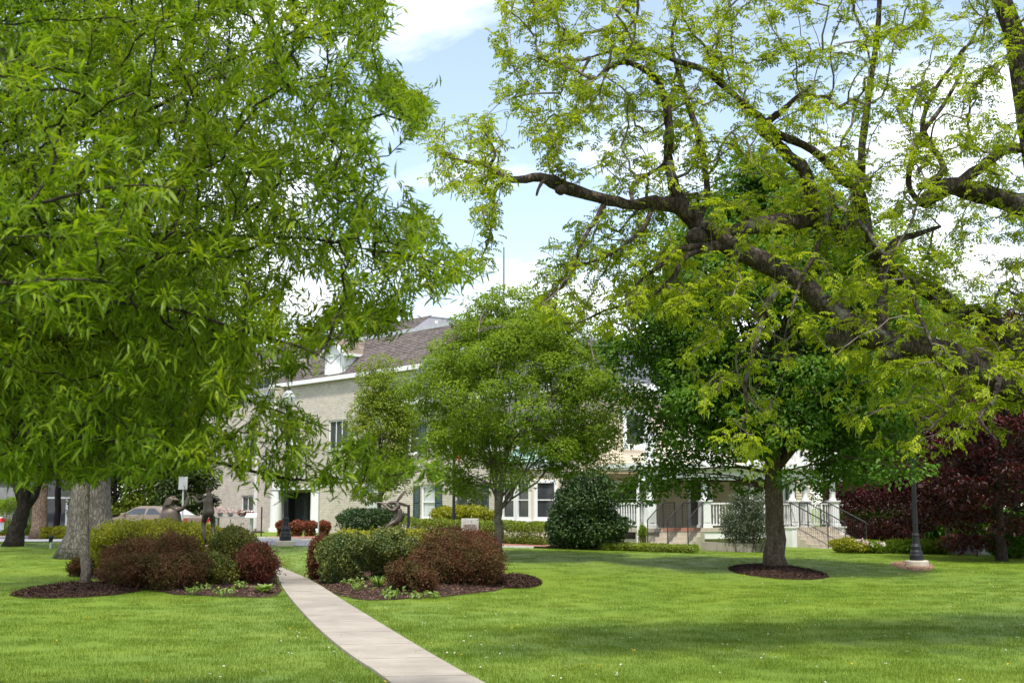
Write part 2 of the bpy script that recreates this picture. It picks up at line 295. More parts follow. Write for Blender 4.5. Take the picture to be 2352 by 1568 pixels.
# ------------------------------------------------------------------ object helpers
def tag(o, label=None, cat=None, group=None, kind=None):
    if label: o['label'] = label
    if cat: o['category'] = cat
    if group: o['group'] = group
    if kind: o['kind'] = kind
    return o
def thing(name, label, cat, loc, group=None, rotz=0.0):
    o = bpy.data.objects.new(name, None); C.objects.link(o)
    o.location = loc; o.rotation_euler = (0, 0, rotz); o.empty_display_size = 0.2
    return tag(o, label, cat, group)
def root_loc(p):
    while p.parent: p = p.parent
    return p.location
def link_mesh(name, me, mat, parent=None, kind=None):
    o = bpy.data.objects.new(name, me); C.objects.link(o)
    if mat and not me.materials: me.materials.append(mat)
    if parent: o.parent = parent
    if kind: o['kind'] = kind
    return o
class MB:
    def __init__(s): s.v = []; s.f = []
    def add(s, vs, fs):
        k = len(s.v); s.v += [tuple(v) for v in vs]; s.f += [tuple(i + k for i in f) for f in fs]; return s
    def hexa(s, p):      # eight corners: bottom ring, top ring
        return s.add(p, [(3, 2, 1, 0), (4, 5, 6, 7), (0, 1, 5, 4), (1, 2, 6, 5), (2, 3, 7, 6), (3, 0, 4, 7)])
    def box(s, c, size, rz=0.0, taper=1.0):
        x, y, z = (q / 2 for q in size); c = Vector(c); co, si = math.cos(rz), math.sin(rz); p = []
        for zz, k in ((-z, 1), (z, taper)):
            for a, b in ((-x, -y), (x, -y), (x, y), (-x, y)):
                a *= k; b *= k
                p.append((c.x + a * co - b * si, c.y + a * si + b * co, c.z + zz))
        return s.hexa(p)
    def beam(s, p0, p1, w, h):
        p0, p1 = Vector(p0), Vector(p1); d = (p1 - p0).normalized()
        up = Vector((0, 0, 1)) if abs(d.z) < 0.95 else Vector((1, 0, 0))
        sd = d.cross(up).normalized() * (w / 2); u = sd.cross(d).normalized() * (h / 2)
        return s.hexa([p0 - sd - u, p0 + sd - u, p1 + sd - u, p1 - sd - u, p0 - sd + u, p0 + sd + u, p1 + sd + u, p1 - sd + u])
    def tube(s, pts, rad, n=8, cap=True, wob=0.0, rnd=random):
        pts = [Vector(p) for p in pts]; m = len(pts); k = len(s.v); ref = Vector((0.31, 0.17, 0.93)); last = None
        for i, p in enumerate(pts):
            t = (pts[min(i + 1, m - 1)] - pts[max(i - 1, 0)])
            t = t.normalized() if t.length > 1e-6 else Vector((0, 0, 1))
            if last is None:
                a = t.cross(ref); a = a.normalized() if a.length > 1e-3 else t.cross(Vector((1, 0, 0))).normalized()
            else:
                a = last - t * last.dot(t); a = a.normalized() if a.length > 1e-4 else t.cross(ref).normalized()
            last = a; b = t.cross(a); r = rad[i] if hasattr(rad, '__len__') else rad
            for j in range(n):
                q = 2 * math.pi * j / n; rr = r * (1 + wob * (rnd.random() - 0.5)) if wob else r
                s.v.append(tuple(p + (a * math.cos(q) + b * math.sin(q)) * rr))
        for i in range(m - 1):
            for j in range(n):
                s.f.append((k + i * n + j, k + i * n + (j + 1) % n, k + (i + 1) * n + (j + 1) % n, k + (i + 1) * n + j))
        if cap and n > 2:
            s.f.append(tuple(k + j for j in reversed(range(n)))); s.f.append(tuple(k + (m - 1) * n + j for j in range(n)))
        return s
    def lathe(s, c, prof, n=16):   # prof: (r, z)
        c = Vector(c); k = len(s.v)
        for r, z in prof:
            for j in range(n):
                q = 2 * math.pi * j / n; s.v.append((c.x + r * math.cos(q), c.y + r * math.sin(q), c.z + z))
        m = len(prof)
        for i in range(m - 1):
            for j in range(n): s.f.append((k + i * n + j, k + i * n + (j + 1) % n, k + (i + 1) * n + (j + 1) % n, k + (i + 1) * n + j))
        s.f.append(tuple(k + j for j in reversed(range(n)))); s.f.append(tuple(k + (m - 1) * n + j for j in range(n)))
        return s
    def prism(s, poly, z0, z1):
        n = len(poly); vs_ = [(x, y, z0) for x, y in poly] + [(x, y, z1) for x, y in poly]
        fs = [tuple(reversed(range(n))), tuple(range(n, 2 * n))] + [(i, (i + 1) % n, n + (i + 1) % n, n + i) for i in range(n)]
        return s.add(vs_, fs)
    def build(s, name, mat, parent=None, local=False, smooth=False, kind=None, bevel=0.0):
        me = bpy.data.meshes.new(name)
        vv = np.array(s.v, dtype=float).reshape(-1, 3)
        if parent is not None and not local: vv = vv - np.array(root_loc(parent))
        me.from_pydata(vv.tolist(), [], s.f); me.update()
        if smooth: me.polygons.foreach_set('use_smooth', [True] * len(me.polygons))
        o = link_mesh(name, me, mat, parent, kind)
        if bevel:
            b = o.modifiers.new('bevel', 'BEVEL'); b.width = bevel; b.segments = 2; b.limit_method = 'ANGLE'; b.angle_limit = 0.6
        return o
def children(o): return [c for c in bpy.data.objects if c.parent is o]
def copy_tree(o, parent=None):
    c = o.copy(); C.objects.link(c)
    if parent: c.parent = parent
    for ch in children(o): copy_tree(ch, c)
    return c
def tri_mesh(name, V, T, smooth=False):
    me = bpy.data.meshes.new(name); V = np.ascontiguousarray(V, dtype=np.float32); T = np.ascontiguousarray(T, dtype=np.int32)
    me.vertices.add(len(V)); me.vertices.foreach_set('co', V.ravel())
    me.loops.add(T.size); me.loops.foreach_set('vertex_index', T.ravel())
    me.polygons.add(len(T)); me.polygons.foreach_set('loop_start', np.arange(0, T.size, 3, dtype=np.int32))
    if smooth: me.polygons.foreach_set('use_smooth', np.ones(len(T), dtype=bool))
    me.update(calc_edges=True); me.validate()
    return me
def unit(a): return a / np.maximum(np.linalg.norm(a, axis=1, keepdims=True), 1e-6)
def leaf_geo(P, D, N, L, W, seg=1, droop=0.15, fold=0.25):
    n = len(P); D = unit(D); S = unit(np.cross(D, N)); N = np.cross(S, D)
    L = np.broadcast_to(np.asarray(L, float), (n,))[:, None]; W = np.broadcast_to(np.asarray(W, float), (n,))[:, None]
    if seg == 1:
        mid = P + D * L * 0.45; up = N * W * fold
        V = np.stack([P, mid + S * W / 2 + up, P + D * L - N * L * droop, mid - S * W / 2 + up], 1)
        T = np.array([[0, 1, 2], [0, 2, 3]])
    else:
        a = P + D * L * 0.28 + N * L * droop * 0.25; b = P + D * L * 0.68 - N * L * droop * 0.15
        V = np.stack([P, a + S * W * 0.46, a - S * W * 0.46, b + S * W * 0.40, b - S * W * 0.40, P + D * L - N * L * droop], 1)
        T = np.array([[0, 1, 2], [1, 3, 4], [1, 4, 2], [3, 5, 4]])
    k = V.shape[1]
    return V.reshape(-1, 3), (T[None] + (np.arange(n) * k)[:, None, None]).reshape(-1, 3)
def rand_dirs(n, rng):
    return unit(rng.normal(size=(n, 3)))
def merge(geos):
    Vs, Ts, k = [], [], 0
    for V, T in geos: Vs.append(V); Ts.append(T + k); k += len(V)
    return np.concatenate(Vs), np.concatenate(Ts)
def foliage(name, parent, geo, mat, kind='stuff'):
    V, T = geo
    if parent is not None: V = V - np.array(root_loc(parent))
    return link_mesh(name, tri_mesh(name, V, T), mat, parent, kind)
def clump_leaves(centers, radii, per, L, W, rng, flat=0.65, up=0.5, out_c=None, seg=1, droop=0.25, shell=0.5):
    """leaves spread through a set of clumps; per leaves for each"""
    n = len(centers); k = n * per
    cc = np.repeat(centers, per, 0); rr = np.repeat(np.broadcast_to(radii, (n,)), per)
    d = rand_dirs(k, rng); r = (shell + (1 - shell) * rng.random(k)) ** 0.7 * rr
    off = d * r[:, None]; off[:, 2] *= flat
    P = cc + off
    out = d.copy(); out[:, 2] *= 0.4
    D = unit(out + 0.7 * rand_dirs(k, rng) + np.array((0, 0, -0.15)))
    N = unit(np.array((0, 0, 1.0)) * up + 0.6 * d + 0.55 * rand_dirs(k, rng))
    sz = 0.7 + 0.6 * rng.random(k)
    return leaf_geo(P, D, N, L * sz, W * sz, seg, droop)

def curve(p0, p1, bend, n=7, rng=RNG, jit=0.0):
    p0, p1 = np.array(p0), np.array(p1); b = (p0 + p1) / 2 + np.array(bend); t = np.linspace(0, 1, n)[:, None]
    q = (1 - t) ** 2 * p0 + 2 * t * (1 - t) * b + t ** 2 * p1
    if jit: q[1:-1] += rng.normal(size=(n - 2, 3)) * jit
    return q
# ------------------------------------------------------------------ generic tree
def tree(name, label, base, fork_z, trunk_r, cen, rad, leafmat, bark, seed, ncl=120, clr=0.55, per=160, L=0.09, W=0.045,
         nlimb=9, top=0.55, flat=0.6, low=-0.75, cat='tree', group=None, up=0.5, flare=1.5, seg=1, lean=(0, 0), rise=0.3, shape=None, rmin=0.45, limb_r=0.42, droop=0.25, limb_n=6, jit=0.06):
    rng = np.random.default_rng(seed); rnd = random.Random(seed)
    base = np.array(base, float); t = thing(name, label, cat, tuple(base), group)
    cz = base + np.array((cen[0], cen[1], cen[2])); R = np.array(rad, float)
    topz = cz + np.array((0, 0, R[2] * top))
    fork = base + np.array((lean[0], lean[1], fork_z))
    mb = MB(); pts, rr = [], []
    for i, s in enumerate(np.linspace(0, 1, 8)):
        pts.append(base + (fork - base) * s + np.array((rng.normal() * 0.02, rng.normal() * 0.02, 0)) * (0 < i < 7) - np.array((0, 0, 0.08)) * (i == 0))
        rr.append(trunk_r * (1 + (flare - 1) * math.exp(-s * fork_z / max(0.18, trunk_r * 1.1))) * (1 - 0.18 * s))
    for s in np.linspace(0.2, 1, 6):
        pts.append(fork + (topz - fork) * s + rng.normal(size=3) * 0.08 * s); rr.append(trunk_r * 0.82 * (1 - s) ** 1.1 * 0.85 + 0.012)
    mb.tube(pts, rr, 14, wob=0.08, rnd=rnd); mb.build('trunk', bark, t, smooth=True)
    lead = np.array(pts)
    limbs = []
    for k in range(nlimb):
        a = 2 * math.pi * (k + 0.6 * rnd.random()) / nlimb; e = rnd.uniform(-0.35, 0.75)
        dirv = np.array((math.cos(a) * math.cos(e), math.sin(a) * math.cos(e), math.sin(e)))
        end = cz + dirv * R * rnd.uniform(0.7, 0.9)
        s = lead[6 + int(4.5 * (k / nlimb))] if nlimb > 1 else fork
        q = curve(s, end, (0, 0, rise * np.linalg.norm(end - s) * (0.5 if e > 0 else 0.8)), 8, rng, jit)
        r0 = trunk_r * limb_r * rnd.uniform(0.8, 1.1)
        m2 = MB().tube(q, [r0 * (1 - 0.88 * j / 7) for j in range(8)], limb_n); m2.build('branch', bark, t, smooth=True)
        limbs.append(q)
    d = rand_dirs(ncl * 3, rng); keep = (d[:, 2] > low); d = d[keep][:ncl]
    rf = rmin + (1 - rmin) * rng.random(len(d)) ** 0.6
    lump = 1 + 0.16 * np.sin(d[:, 0] * 5 + seed) * np.cos(d[:, 1] * 4 + d[:, 2] * 5)
    cen_ = d * (rf * lump)[:, None]
    if shape: cen_ = shape(cen_)
    cl = cz + cen_ * R
    pool = np.concatenate(limbs + [lead[5:]])
    tw = MB()
    for c in cl:
        i = int(np.argmin(np.linalg.norm(pool - c, axis=1) + np.maximum(0, pool[:, 2] - c[2]) * 0.6)); s = pool[i]; ln = np.linalg.norm(c - s)
        if ln < 0.05: continue
        q = curve(s, c, (0, 0, 0.15 * ln), 4, rng, 0.03); tw.tube(q, [0.006 + 0.009 * min(ln, 2) * (1 - j / 3.5) for j in range(4)], 4, cap=False)
    tw.build('twigs', bark, t, kind='stuff')
    rads = clr * (0.65 + 0.7 * rng.random(len(cl)))
    foliage('crown', t, clump_leaves(cl, rads, per, L, W, rng, flat, up, seg=seg, droop=droop), leafmat)
    return t
def shrub(name, label, c, lobes, mat, seed, n, L=0.05, W=0.028, cat='shrub', group=None, base=0.0, stem=M_BARK_BROWN, mat2=None, spiky=0.0):
    """lobes: (dx, dy, z, rx, ry, rz)"""
    rng = np.random.default_rng(seed); c = Vector(c); t = thing(name, label, cat, c, group)
    big = list(lobes); lobes = []
    for l in big:
        lobes.append((l[0], l[1], l[2], l[3] * .93, l[4] * .93, l[5] * .93)); lobes.append((l[0], l[1], l[2] * .5, l[3] * .74, l[4] * .6, max(.12, l[2] * .5)))
        for j in range(7):
            a = rng.random() * 6.283; e = rng.uniform(-.2, 1.2); q = rng.uniform(.26, .42)
            lobes.append((l[0] + l[3] * .78 * math.cos(a) * math.cos(e), l[1] + l[4] * .78 * math.sin(a) * math.cos(e), max(.1, l[2] + l[5] * .78 * math.sin(e)), l[3] * q, l[4] * q, l[5] * q))
    w = np.array([l[3] * l[4] + l[3] * l[5] for l in lobes]); w = w / w.sum(); geos = []; st = MB()
    for l, q in zip(lobes, w):
        k = int(n * 1.0 * q); d = rand_dirs(k, rng); ang = np.arctan2(d[:, 1], d[:, 0])
        r = (1 - 0.42 * rng.random(k) ** 1.7) * (1 + 0.07 * np.sin(ang * 5 + seed + d[:, 2] * 6) + 0.06 * np.sin(d[:, 0] * 9 + d[:, 2] * 8 + seed * 2)) + 0.06 * rng.normal(size=k) * (rng.random(k) < 0.25) + spiky * np.abs(rng.normal(size=k)) * (rng.random(k) < 0.3)
        P = np.array((c.x + l[0], c.y + l[1], c.z + l[2])) + d * r[:, None] * np.array(l[3:6])
        P = P[P[:, 2] > c.z + 0.03]; d = d[:len(P)] * 0 + unit(P - np.array((c.x + l[0], c.y + l[1], c.z + l[2])))
        k = len(P)
        D = unit(0.5 * d + 0.8 * rand_dirs(k, rng) + np.array((0, 0, 0.25))); N = unit(d + 0.8 * rand_dirs(k, rng))
        sz = 0.7 + 0.6 * rng.random(k); geos.append(leaf_geo(P, D, N, L * 1.14 * sz, W * 1.14 * sz, 1, 0.2))
        for j in range(1):
            a = rng.random() * 6.28; e = np.array((c.x + l[0] + math.cos(a) * l[3] * 0.75, c.y + l[1] + math.sin(a) * l[4] * 0.75, c.z + l[2] + l[5] * (rng.random() * 0.7)))
            s = np.array((c.x + l[0] * 0.7 + rng.normal() * 0.06, c.y + l[1] * 0.7 + rng.normal() * 0.06, c.z - 0.03))
            st.tube(curve(s, e, (0, 0, 0.12), 5, rng, 0.03), [0.018, 0.015, 0.011, 0.008, 0.004], 5)
    if spiky or 'boxwood' in name or 'privet' in name or 'holly_shrub' in name:
        for j in range(46):
            l = lobes[rng.integers(len(lobes))]; d = unit(rng.normal(size=(1, 3)) + (0, 0, .9))[0]; cc = np.array((c.x + l[0], c.y + l[1], c.z + l[2])); a = cc + d * np.array(l[3:6]) * .85; e = cc + d * np.array(l[3:6]) * 1.02 + d * rng.uniform(.03, .13) + (0, 0, .03)
            if a[2] < c.z + .1: continue
            st.tube([a, (a + e) / 2 + rng.normal(size=3) * .01, e], [.005, .004, .002], 3, cap=False); k = 12; u = rng.random(k)[:, None]
            geos.append(leaf_geo(a + (e - a) * u, unit(d + .9 * rand_dirs(k, rng)), rand_dirs(k, rng), L * (.7 + .5 * rng.random(k)), W, 1, .2))
    st.build('stems', stem, t, kind='stuff'); foliage('foliage', t, merge(geos), mat)
    return t

exec_order = []
# ================================================================== GROUND
def grid_sheet(name, x0, x1, y0, y1, nx, ny, mat, dz=0.0):
    xs, ys = np.linspace(x0, x1, nx), np.linspace(y0, y1, ny); X, Y = np.meshgrid(xs, ys)
    Z = H(X, Y) + dz; V = np.stack([X, Y, Z], 2).reshape(-1, 3); i = np.arange((ny - 1) * nx).reshape(ny - 1, nx)[:, :-1].ravel()
    T = np.concatenate([np.stack([i, i + 1, i + nx + 1], 1), np.stack([i, i + nx + 1, i + nx], 1)])
    return V, T
near = grid_sheet('lawn', -60, 60, -20, 100, 150, 200, None)
def far_ring():
    # the same sheet carried out to the horizon
    V, T = [], []
    ins = [(-60, -20), (60, -20), (60, 100), (-60, 100)]; outs = [(-1500, -1500), (1500, -1500), (1500, 1500), (-1500, 1500)]
    for k in range(4):
        a, b = ins[k], ins[(k + 1) % 4]; c, d = outs[(k + 1) % 4], outs[k]; m = len(V)
        n = 149 if k % 2 == 0 else 199
        for j in range(n + 1):
            x = a[0] + (b[0] - a[0]) * j / n; y = a[1] + (b[1] - a[1]) * j / n; V.append((x, y, float(H(x, y))))
            V.append((d[0] + (c[0] - d[0]) * j / n, d[1] + (c[1] - d[1]) * j / n, 0.2))
        for j in range(n): T += [(m + 2 * j, m + 2 * j + 1, m + 2 * j + 3), (m + 2 * j, m + 2 * j + 3, m + 2 * j + 2)]
    return np.array(V), np.array(T)
V, T = merge([near, far_ring()])
me = tri_mesh('lawn', V, T, True)
lawn = tag(link_mesh('lawn', me, M_GRASS), 'mown green lawn sloping gently up to the house', kind='structure')

EXCL = []     # polygons without grass
def inside(poly, x, y):
    poly = np.asarray(poly, float); c = np.zeros(len(x), bool); j = len(poly) - 1
    for i in range(len(poly)):
        xi, yi = poly[i]; xj, yj = poly[j]
        c ^= ((yi > y) != (yj > y)) & (x < (xj - xi) * (y - yi) / (yj - yi + 1e-12) + xi); j = i
    return c
def smooth_poly(pts, it=2):
    p = np.array(pts, float)
    for _ in range(it):
        q = np.roll(p, -1, 0); p = np.stack([p * 0.75 + q * 0.25, p * 0.25 + q * 0.75], 1).reshape(-1, 2)
    return p
def mound(name, poly, label, dome, mat, chips, chipmat, seed, kind='structure', rings=6):
    poly = np.array(poly); c = poly.mean(0); V, T = [], []; n = len(poly); rng = np.random.default_rng(seed)
    jit = 1 + 0.02 * rng.normal(size=n)
    for k in range(rings + 1):
        s = 1 - k / (rings + 0.4)
        for p, j in zip(poly, jit):
            q = c + (p - c) * s * (j if k == 0 else 1); V.append((q[0], q[1], float(H(*q)) + 0.006 + dome * (1 - s ** 2) + (rng.random() * 0.02 if 0 < k else 0)))
    V.append((*c, float(H(*c)) + 0.006 + dome))
    for k in range(rings):
        for i in range(n):
            a, b = k * n + i, k * n + (i + 1) % n; T += [(a, b, b + n), (a, b + n, a + n)]
    for i in range(n): T.append((rings * n + i, rings * n + (i + 1) % n, len(V) - 1))
    o = tag(link_mesh(name, tri_mesh(name, np.array(V), np.array(T), True), mat), label, kind=kind)
    lo, hi = poly.min(0), poly.max(0); x = rng.uniform(lo[0], hi[0], chips * 2); y = rng.uniform(lo[1], hi[1], chips * 2); m = inside(poly, x, y); x, y = x[m][:chips], y[m][:chips]
    # height on the dome, from how far out each chip lies
    ang = np.arctan2(y - c[1], x - c[0]); pa = np.arctan2(poly[:, 1] - c[1], poly[:, 0] - c[0]); pr = np.linalg.norm(poly - c, axis=1); od = np.argsort(pa)
    rr = np.hypot(x - c[0], y - c[1]) / np.interp(ang, pa[od], pr[od], period=2 * math.pi)
    P = np.stack([x, y, H(x, y) + 0.02 + dome * (1 - np.clip(rr, 0, 1) ** 2)], 1); k = len(P)
    D = rand_dirs(k, rng); D[:, 2] *= 0.35; N = unit(np.array((0, 0, 1.0)) + 0.5 * rand_dirs(k, rng))
    ch = link_mesh('mulch_chips', tri_mesh('mulch_chips', *leaf_geo(P, D, N, 0.03 + 0.05 * rng.random(k), 0.014 + 0.012 * rng.random(k), 1, 0.05)), chipmat, o, 'stuff')
    EXCL.append(poly); return o
def ell(cx, cy, rx, ry, n=40, seed=0):
    r = random.Random(seed); return [(cx + rx * math.cos(6.2832 * i / n) * (1 + 0.03 * r.uniform(-1, 1)), cy + ry * math.sin(6.2832 * i / n) * (1 + 0.03 * r.uniform(-1, 1))) for i in range(n)]
def gpoly(px): return smooth_poly([tuple(gnd(a, b))[:2] for a, b in px])

# --- concrete path, slab by slab
Lp = [(1.35, 2.0)] + [tuple(gnd(*p))[:2] for p in [(897, 1568), (803, 1510), (722, 1440), (668, 1378), (646, 1348), (636, 1322), (628, 1308)]]
Rp = [(2.6, 2.0)] + [tuple(gnd(*p))[:2] for p in [(1095, 1568), (1012, 1520), (850, 1420), (768, 1368), (722, 1338), (672, 1316), (642, 1304)]]
Lp += [(Lp[-1][0] - 0.9, Lp[-1][1] + 3.0), (Lp[-1][0] - 2.5, Lp[-1][1] + 6.5)]
Rp += [(Rp[-1][0] - 0.5, Rp[-1][1] + 3.0), (Rp[-1][0] - 1.9, Rp[-1][1] + 6.5)]
def resample(p, n):
    p = np.array(p, float)
    for _ in range(2):
        q = np.empty((2 * len(p) - 2 + 2, 2)); q[0] = p[0]; q[-1] = p[-1]
        m = np.stack([p[:-1] * 0.75 + p[1:] * 0.25, p[:-1] * 0.25 + p[1:] * 0.75], 1).reshape(-1, 2); p = np.concatenate([p[:1], m, p[-1:]])
    s = np.concatenate([[0], np.cumsum(np.linalg.norm(np.diff(p, axis=0), axis=1))]); u = np.linspace(0, s[-1], n)
    return np.stack([np.interp(u, s, p[:, 0]), np.interp(u, s, p[:, 1])], 1)
NS = 24; SUB = 5
Lr, Rr = resample(Lp, NS * SUB + 1), resample(Rp, NS * SUB + 1)
pathbed = MB()
for i in range(NS * SUB):
    q = [Lr[i], Rr[i], Rr[i + 1], Lr[i + 1]]; z = [float(H(*p)) for p in q]
    pathbed.add([(p[0], p[1], zz + 0.004) for p, zz in zip(q, z)], [(0, 1, 2, 3)])
path_o = tag(pathbed.build('path', M_SOIL), 'curving concrete footpath between the two shrub beds', kind='structure')
for k in range(NS):
    mb = MB(); rows = []
    for j in range(SUB + 1):
        i = k * SUB + j; l, r = Lr[i].copy(), Rr[i].copy()
        if j in (0, SUB):
            oth = k * SUB + (1 if j == 0 else SUB - 1); g = 0.013
            l += (Lr[oth] - l) / np.linalg.norm(Lr[oth] - l) * g; r += (Rr[oth] - r) / np.linalg.norm(Rr[oth] - r) * g
        row = [l + (r - l) * s for s in (0, 0.25, 0.5, 0.75, 1)]
        rows.append([(p[0], p[1], float(H(*p)) + 0.035) for p in row])
    vs_ = [p for r in rows for p in r]; n = 5
    fs = [(a * n + b, a * n + b + 1, (a + 1) * n + b + 1, (a + 1) * n + b) for a in range(SUB) for b in range(n - 1)]
    rim = [b for b in range(n)] + [a * n + n - 1 for a in range(1, SUB + 1)] + [SUB * n + b for b in range(n - 2, -1, -1)] + [a * n for a in range(SUB - 1, 0, -1)]
    m = len(vs_); vs_ += [(vs_[i][0], vs_[i][1], vs_[i][2] - 0.08) for i in rim]
    fs += [(rim[i], m + i, m + (i + 1) % len(rim), rim[(i + 1) % len(rim)]) for i in range(len(rim))]
    mb.add(vs_, fs); mb.build('slab', M_CONC2 if Lr[k * SUB][1] < 10.2 else M_CONC, path_o)
EXCL.append(np.concatenate([Lr, Rr[::-1]]))

# --- driveway, kerb and red brick pavement in front of the house
near_e = [(-45, 47), (-28, 46.5)] + [tuple(gnd(*p))[:2] for p in [(20, 1244), (300, 1246), (600, 1251), (760, 1256), (900, 1258)]] + [(-1.1, 40.6)]
far_e = [(-45, 56), (-30, 55.5)] + [tuple(gnd(*p))[:2] for p in [(20, 1231), (300, 1233), (565, 1236), (745, 1246), (900, 1251)]] + [(-0.9, 41.0)]
ne, fe = resample(near_e, 60), resample(far_e, 60)
def strip(A, B, z, mb=None, k=4):
    mb = mb or MB()
    for i in range(len(A) - 1):
        for j in range(k):
            q = [A[i] + (B[i] - A[i]) * j / k, A[i] + (B[i] - A[i]) * (j + 1) / k, A[i + 1] + (B[i + 1] - A[i + 1]) * (j + 1) / k, A[i + 1] + (B[i + 1] - A[i + 1]) * j / k]
            mb.add([(p[0], p[1], float(H(*p)) + z) for p in q], [(0, 1, 2, 3)])
    return mb
tag(strip(ne, fe, 0.012).build('road', M_ASPH), 'pale grey asphalt driveway in front of the brick wing', kind='structure')
EXCL.append(np.concatenate([ne, fe[::-1]]))
kerb_pts = resample(list(fe[::4]) + [(1.2, 40.2), (3.0, 39.6), (5.0, 39.3)], 60)
kroot = tag(MB().add([(-46, 58, -0.5), (-46.2, 58, -0.5), (-46, 58.2, -0.5)], [(0, 1, 2)]).build('kerb', M_KERB), 'long white concrete kerb along the far side of the driveway', kind='structure')
def wallstrip(pts, w, z0, z1, mat, name, parent, seglen=1):
    for i in range(0, len(pts) - 1, seglen):
        mb = MB()
        for k in range(i, min(i + seglen, len(pts) - 1)):
            a, b = pts[k], pts[k + 1]; d = (b - a) / np.linalg.norm(b - a); nrm = np.array((-d[1], d[0])) * w
            e = d * 0.006; q = [a + e, b - e, b - e + nrm, a + e + nrm]
            mb.hexa([(p[0], p[1], float(H(*p)) + z0) for p in q] + [(p[0], p[1], float(H(*p)) + z1) for p in q])
        mb.build(name, mat, parent)
wallstrip(kerb_pts[18:56], 0.2, -0.1, 0.06, M_KERB, 'kerb_stone', kroot)
wallstrip(kerb_pts[:19], 0.22, -0.1, 0.15, M_KERB, 'kerb_stone', kroot)
# pavement behind the kerb: brick by brick as one joined part
kp = kerb_pts[14:]; nn = []
for i in range(len(kp)):
    d = kp[min(i + 1, len(kp) - 1)] - kp[max(i - 1, 0)]; d /= np.linalg.norm(d); nn.append(np.array((-d[1], d[0])))
nn = np.array(nn); ina, outb = kp + nn * 0.24, kp + nn * 2.2
pav = tag(strip(ina, outb, 0.05).build('pavement', M_MORTAR), 'red brick pavement running behind the white kerb', kind='structure')
pb = MB()
tot = int(np.linalg.norm(np.diff(kp, axis=0), axis=1).sum() / 0.24)
ia, ob = resample(ina, tot), resample(outb, tot)
for i in range(tot - 1):
    for j in range(16):
        o_ = 0.5 * (j % 2)
        def PT(u, v):
            u = min(u, tot - 1.001); k = int(u); f = u - k; a = ia[k] * (1 - f) + ia[k + 1] * f; b = ob[k] * (1 - f) + ob[k + 1] * f; p = a + (b - a) * v; return (p[0], p[1], float(H(*p)) + 0.063)
        u0, u1 = i + o_ + 0.03, i + o_ + 0.97
        pb.add([PT(u0, (j + .06) / 16), PT(u1, (j + .06) / 16), PT(u1, (j + .94) / 16), PT(u0, (j + .94) / 16)], [(0, 1, 2, 3)])
pb.build('paver', M_PAVER, pav, kind='stuff')
EXCL.append(np.concatenate([kp, outb[::-1]]))

# --- mulch beds and tree rings
bedL = gpoly([(180, 1318), (236, 1338), (330, 1356), (450, 1368), (560, 1373), (645, 1371), (640, 1345), (632, 1318), (600, 1295), (420, 1282), (240, 1288)])
bedR = gpoly([(708, 1322), (722, 1340), (770, 1368), (835, 1379), (950, 1376), (1060, 1367), (1150, 1356), (1180, 1338), (1150, 1305), (1000, 1290), (760, 1292)])
mound('mulch_bed', bedL, 'brown mulch bed under the shrubs left of the path', 0.09, M_MULCH, 9000, M_CHIP2, 3)
mound('mulch_bed', bedR, 'brown mulch bed under the shrubs right of the path', 0.09, M_MULCH, 9000, M_CHIP2, 4)
B_OAK2, B_MID, B_ZEL = gnd(190, 1356), gnd(1782, 1312), gnd(1145, 1284)
for b, rx, ry, lab, sd in ((B_OAK2 + Vector((0.0, -0.25, 0)), 1.08, 1.6, 'dark mulch ring round the slim pale trunk', 11), (B_MID + Vector((-0.05, -0.3, 0)), 1.05, 2.6, 'dark mulch ring round the stout brown trunk', 12),
                           (gnd(1186, 1338), 0.52, 1.4, 'dark mulch patch behind the shrubs right of the path', 13)):
    mound('mulch_ring', ell(b.x, b.y, rx, ry, 44, sd), lab, 0.13, M_MULCH, 7000, M_CHIP, sd)
mound('mulch_bed', gpoly([(60, 1214), (600, 1214), (600, 1227), (60, 1229), (-300, 1229), (-300, 1214)]), 'reddish mulch bed across the driveway', 0.1, M_MULCH, 3000, M_CHIP, 15)
mound('soil_patch', gpoly([(2040, 1290), (2110, 1286), (2150, 1296), (2140, 1312), (2090, 1312), (2050, 1300)]), 'worn bare soil beside the right lamp post', 0.01, M_SOIL, 300, M_CHIP2, 16)
mound('mulch_bed', gpoly([(1415, 1258), (1500, 1256), (1600, 1259), (1560, 1264), (1470, 1264)]), 'strip of mulch before the porch steps', 0.03, M_MULCH, 600, M_CHIP2, 17)
mound('mulch_bed', gpoly([(1150, 1241), (1470, 1240), (1470, 1250), (1150, 1251)]), 'dark mulch bed under the clipped hedge', 0.05, M_MULCH, 600, M_CHIP, 18)

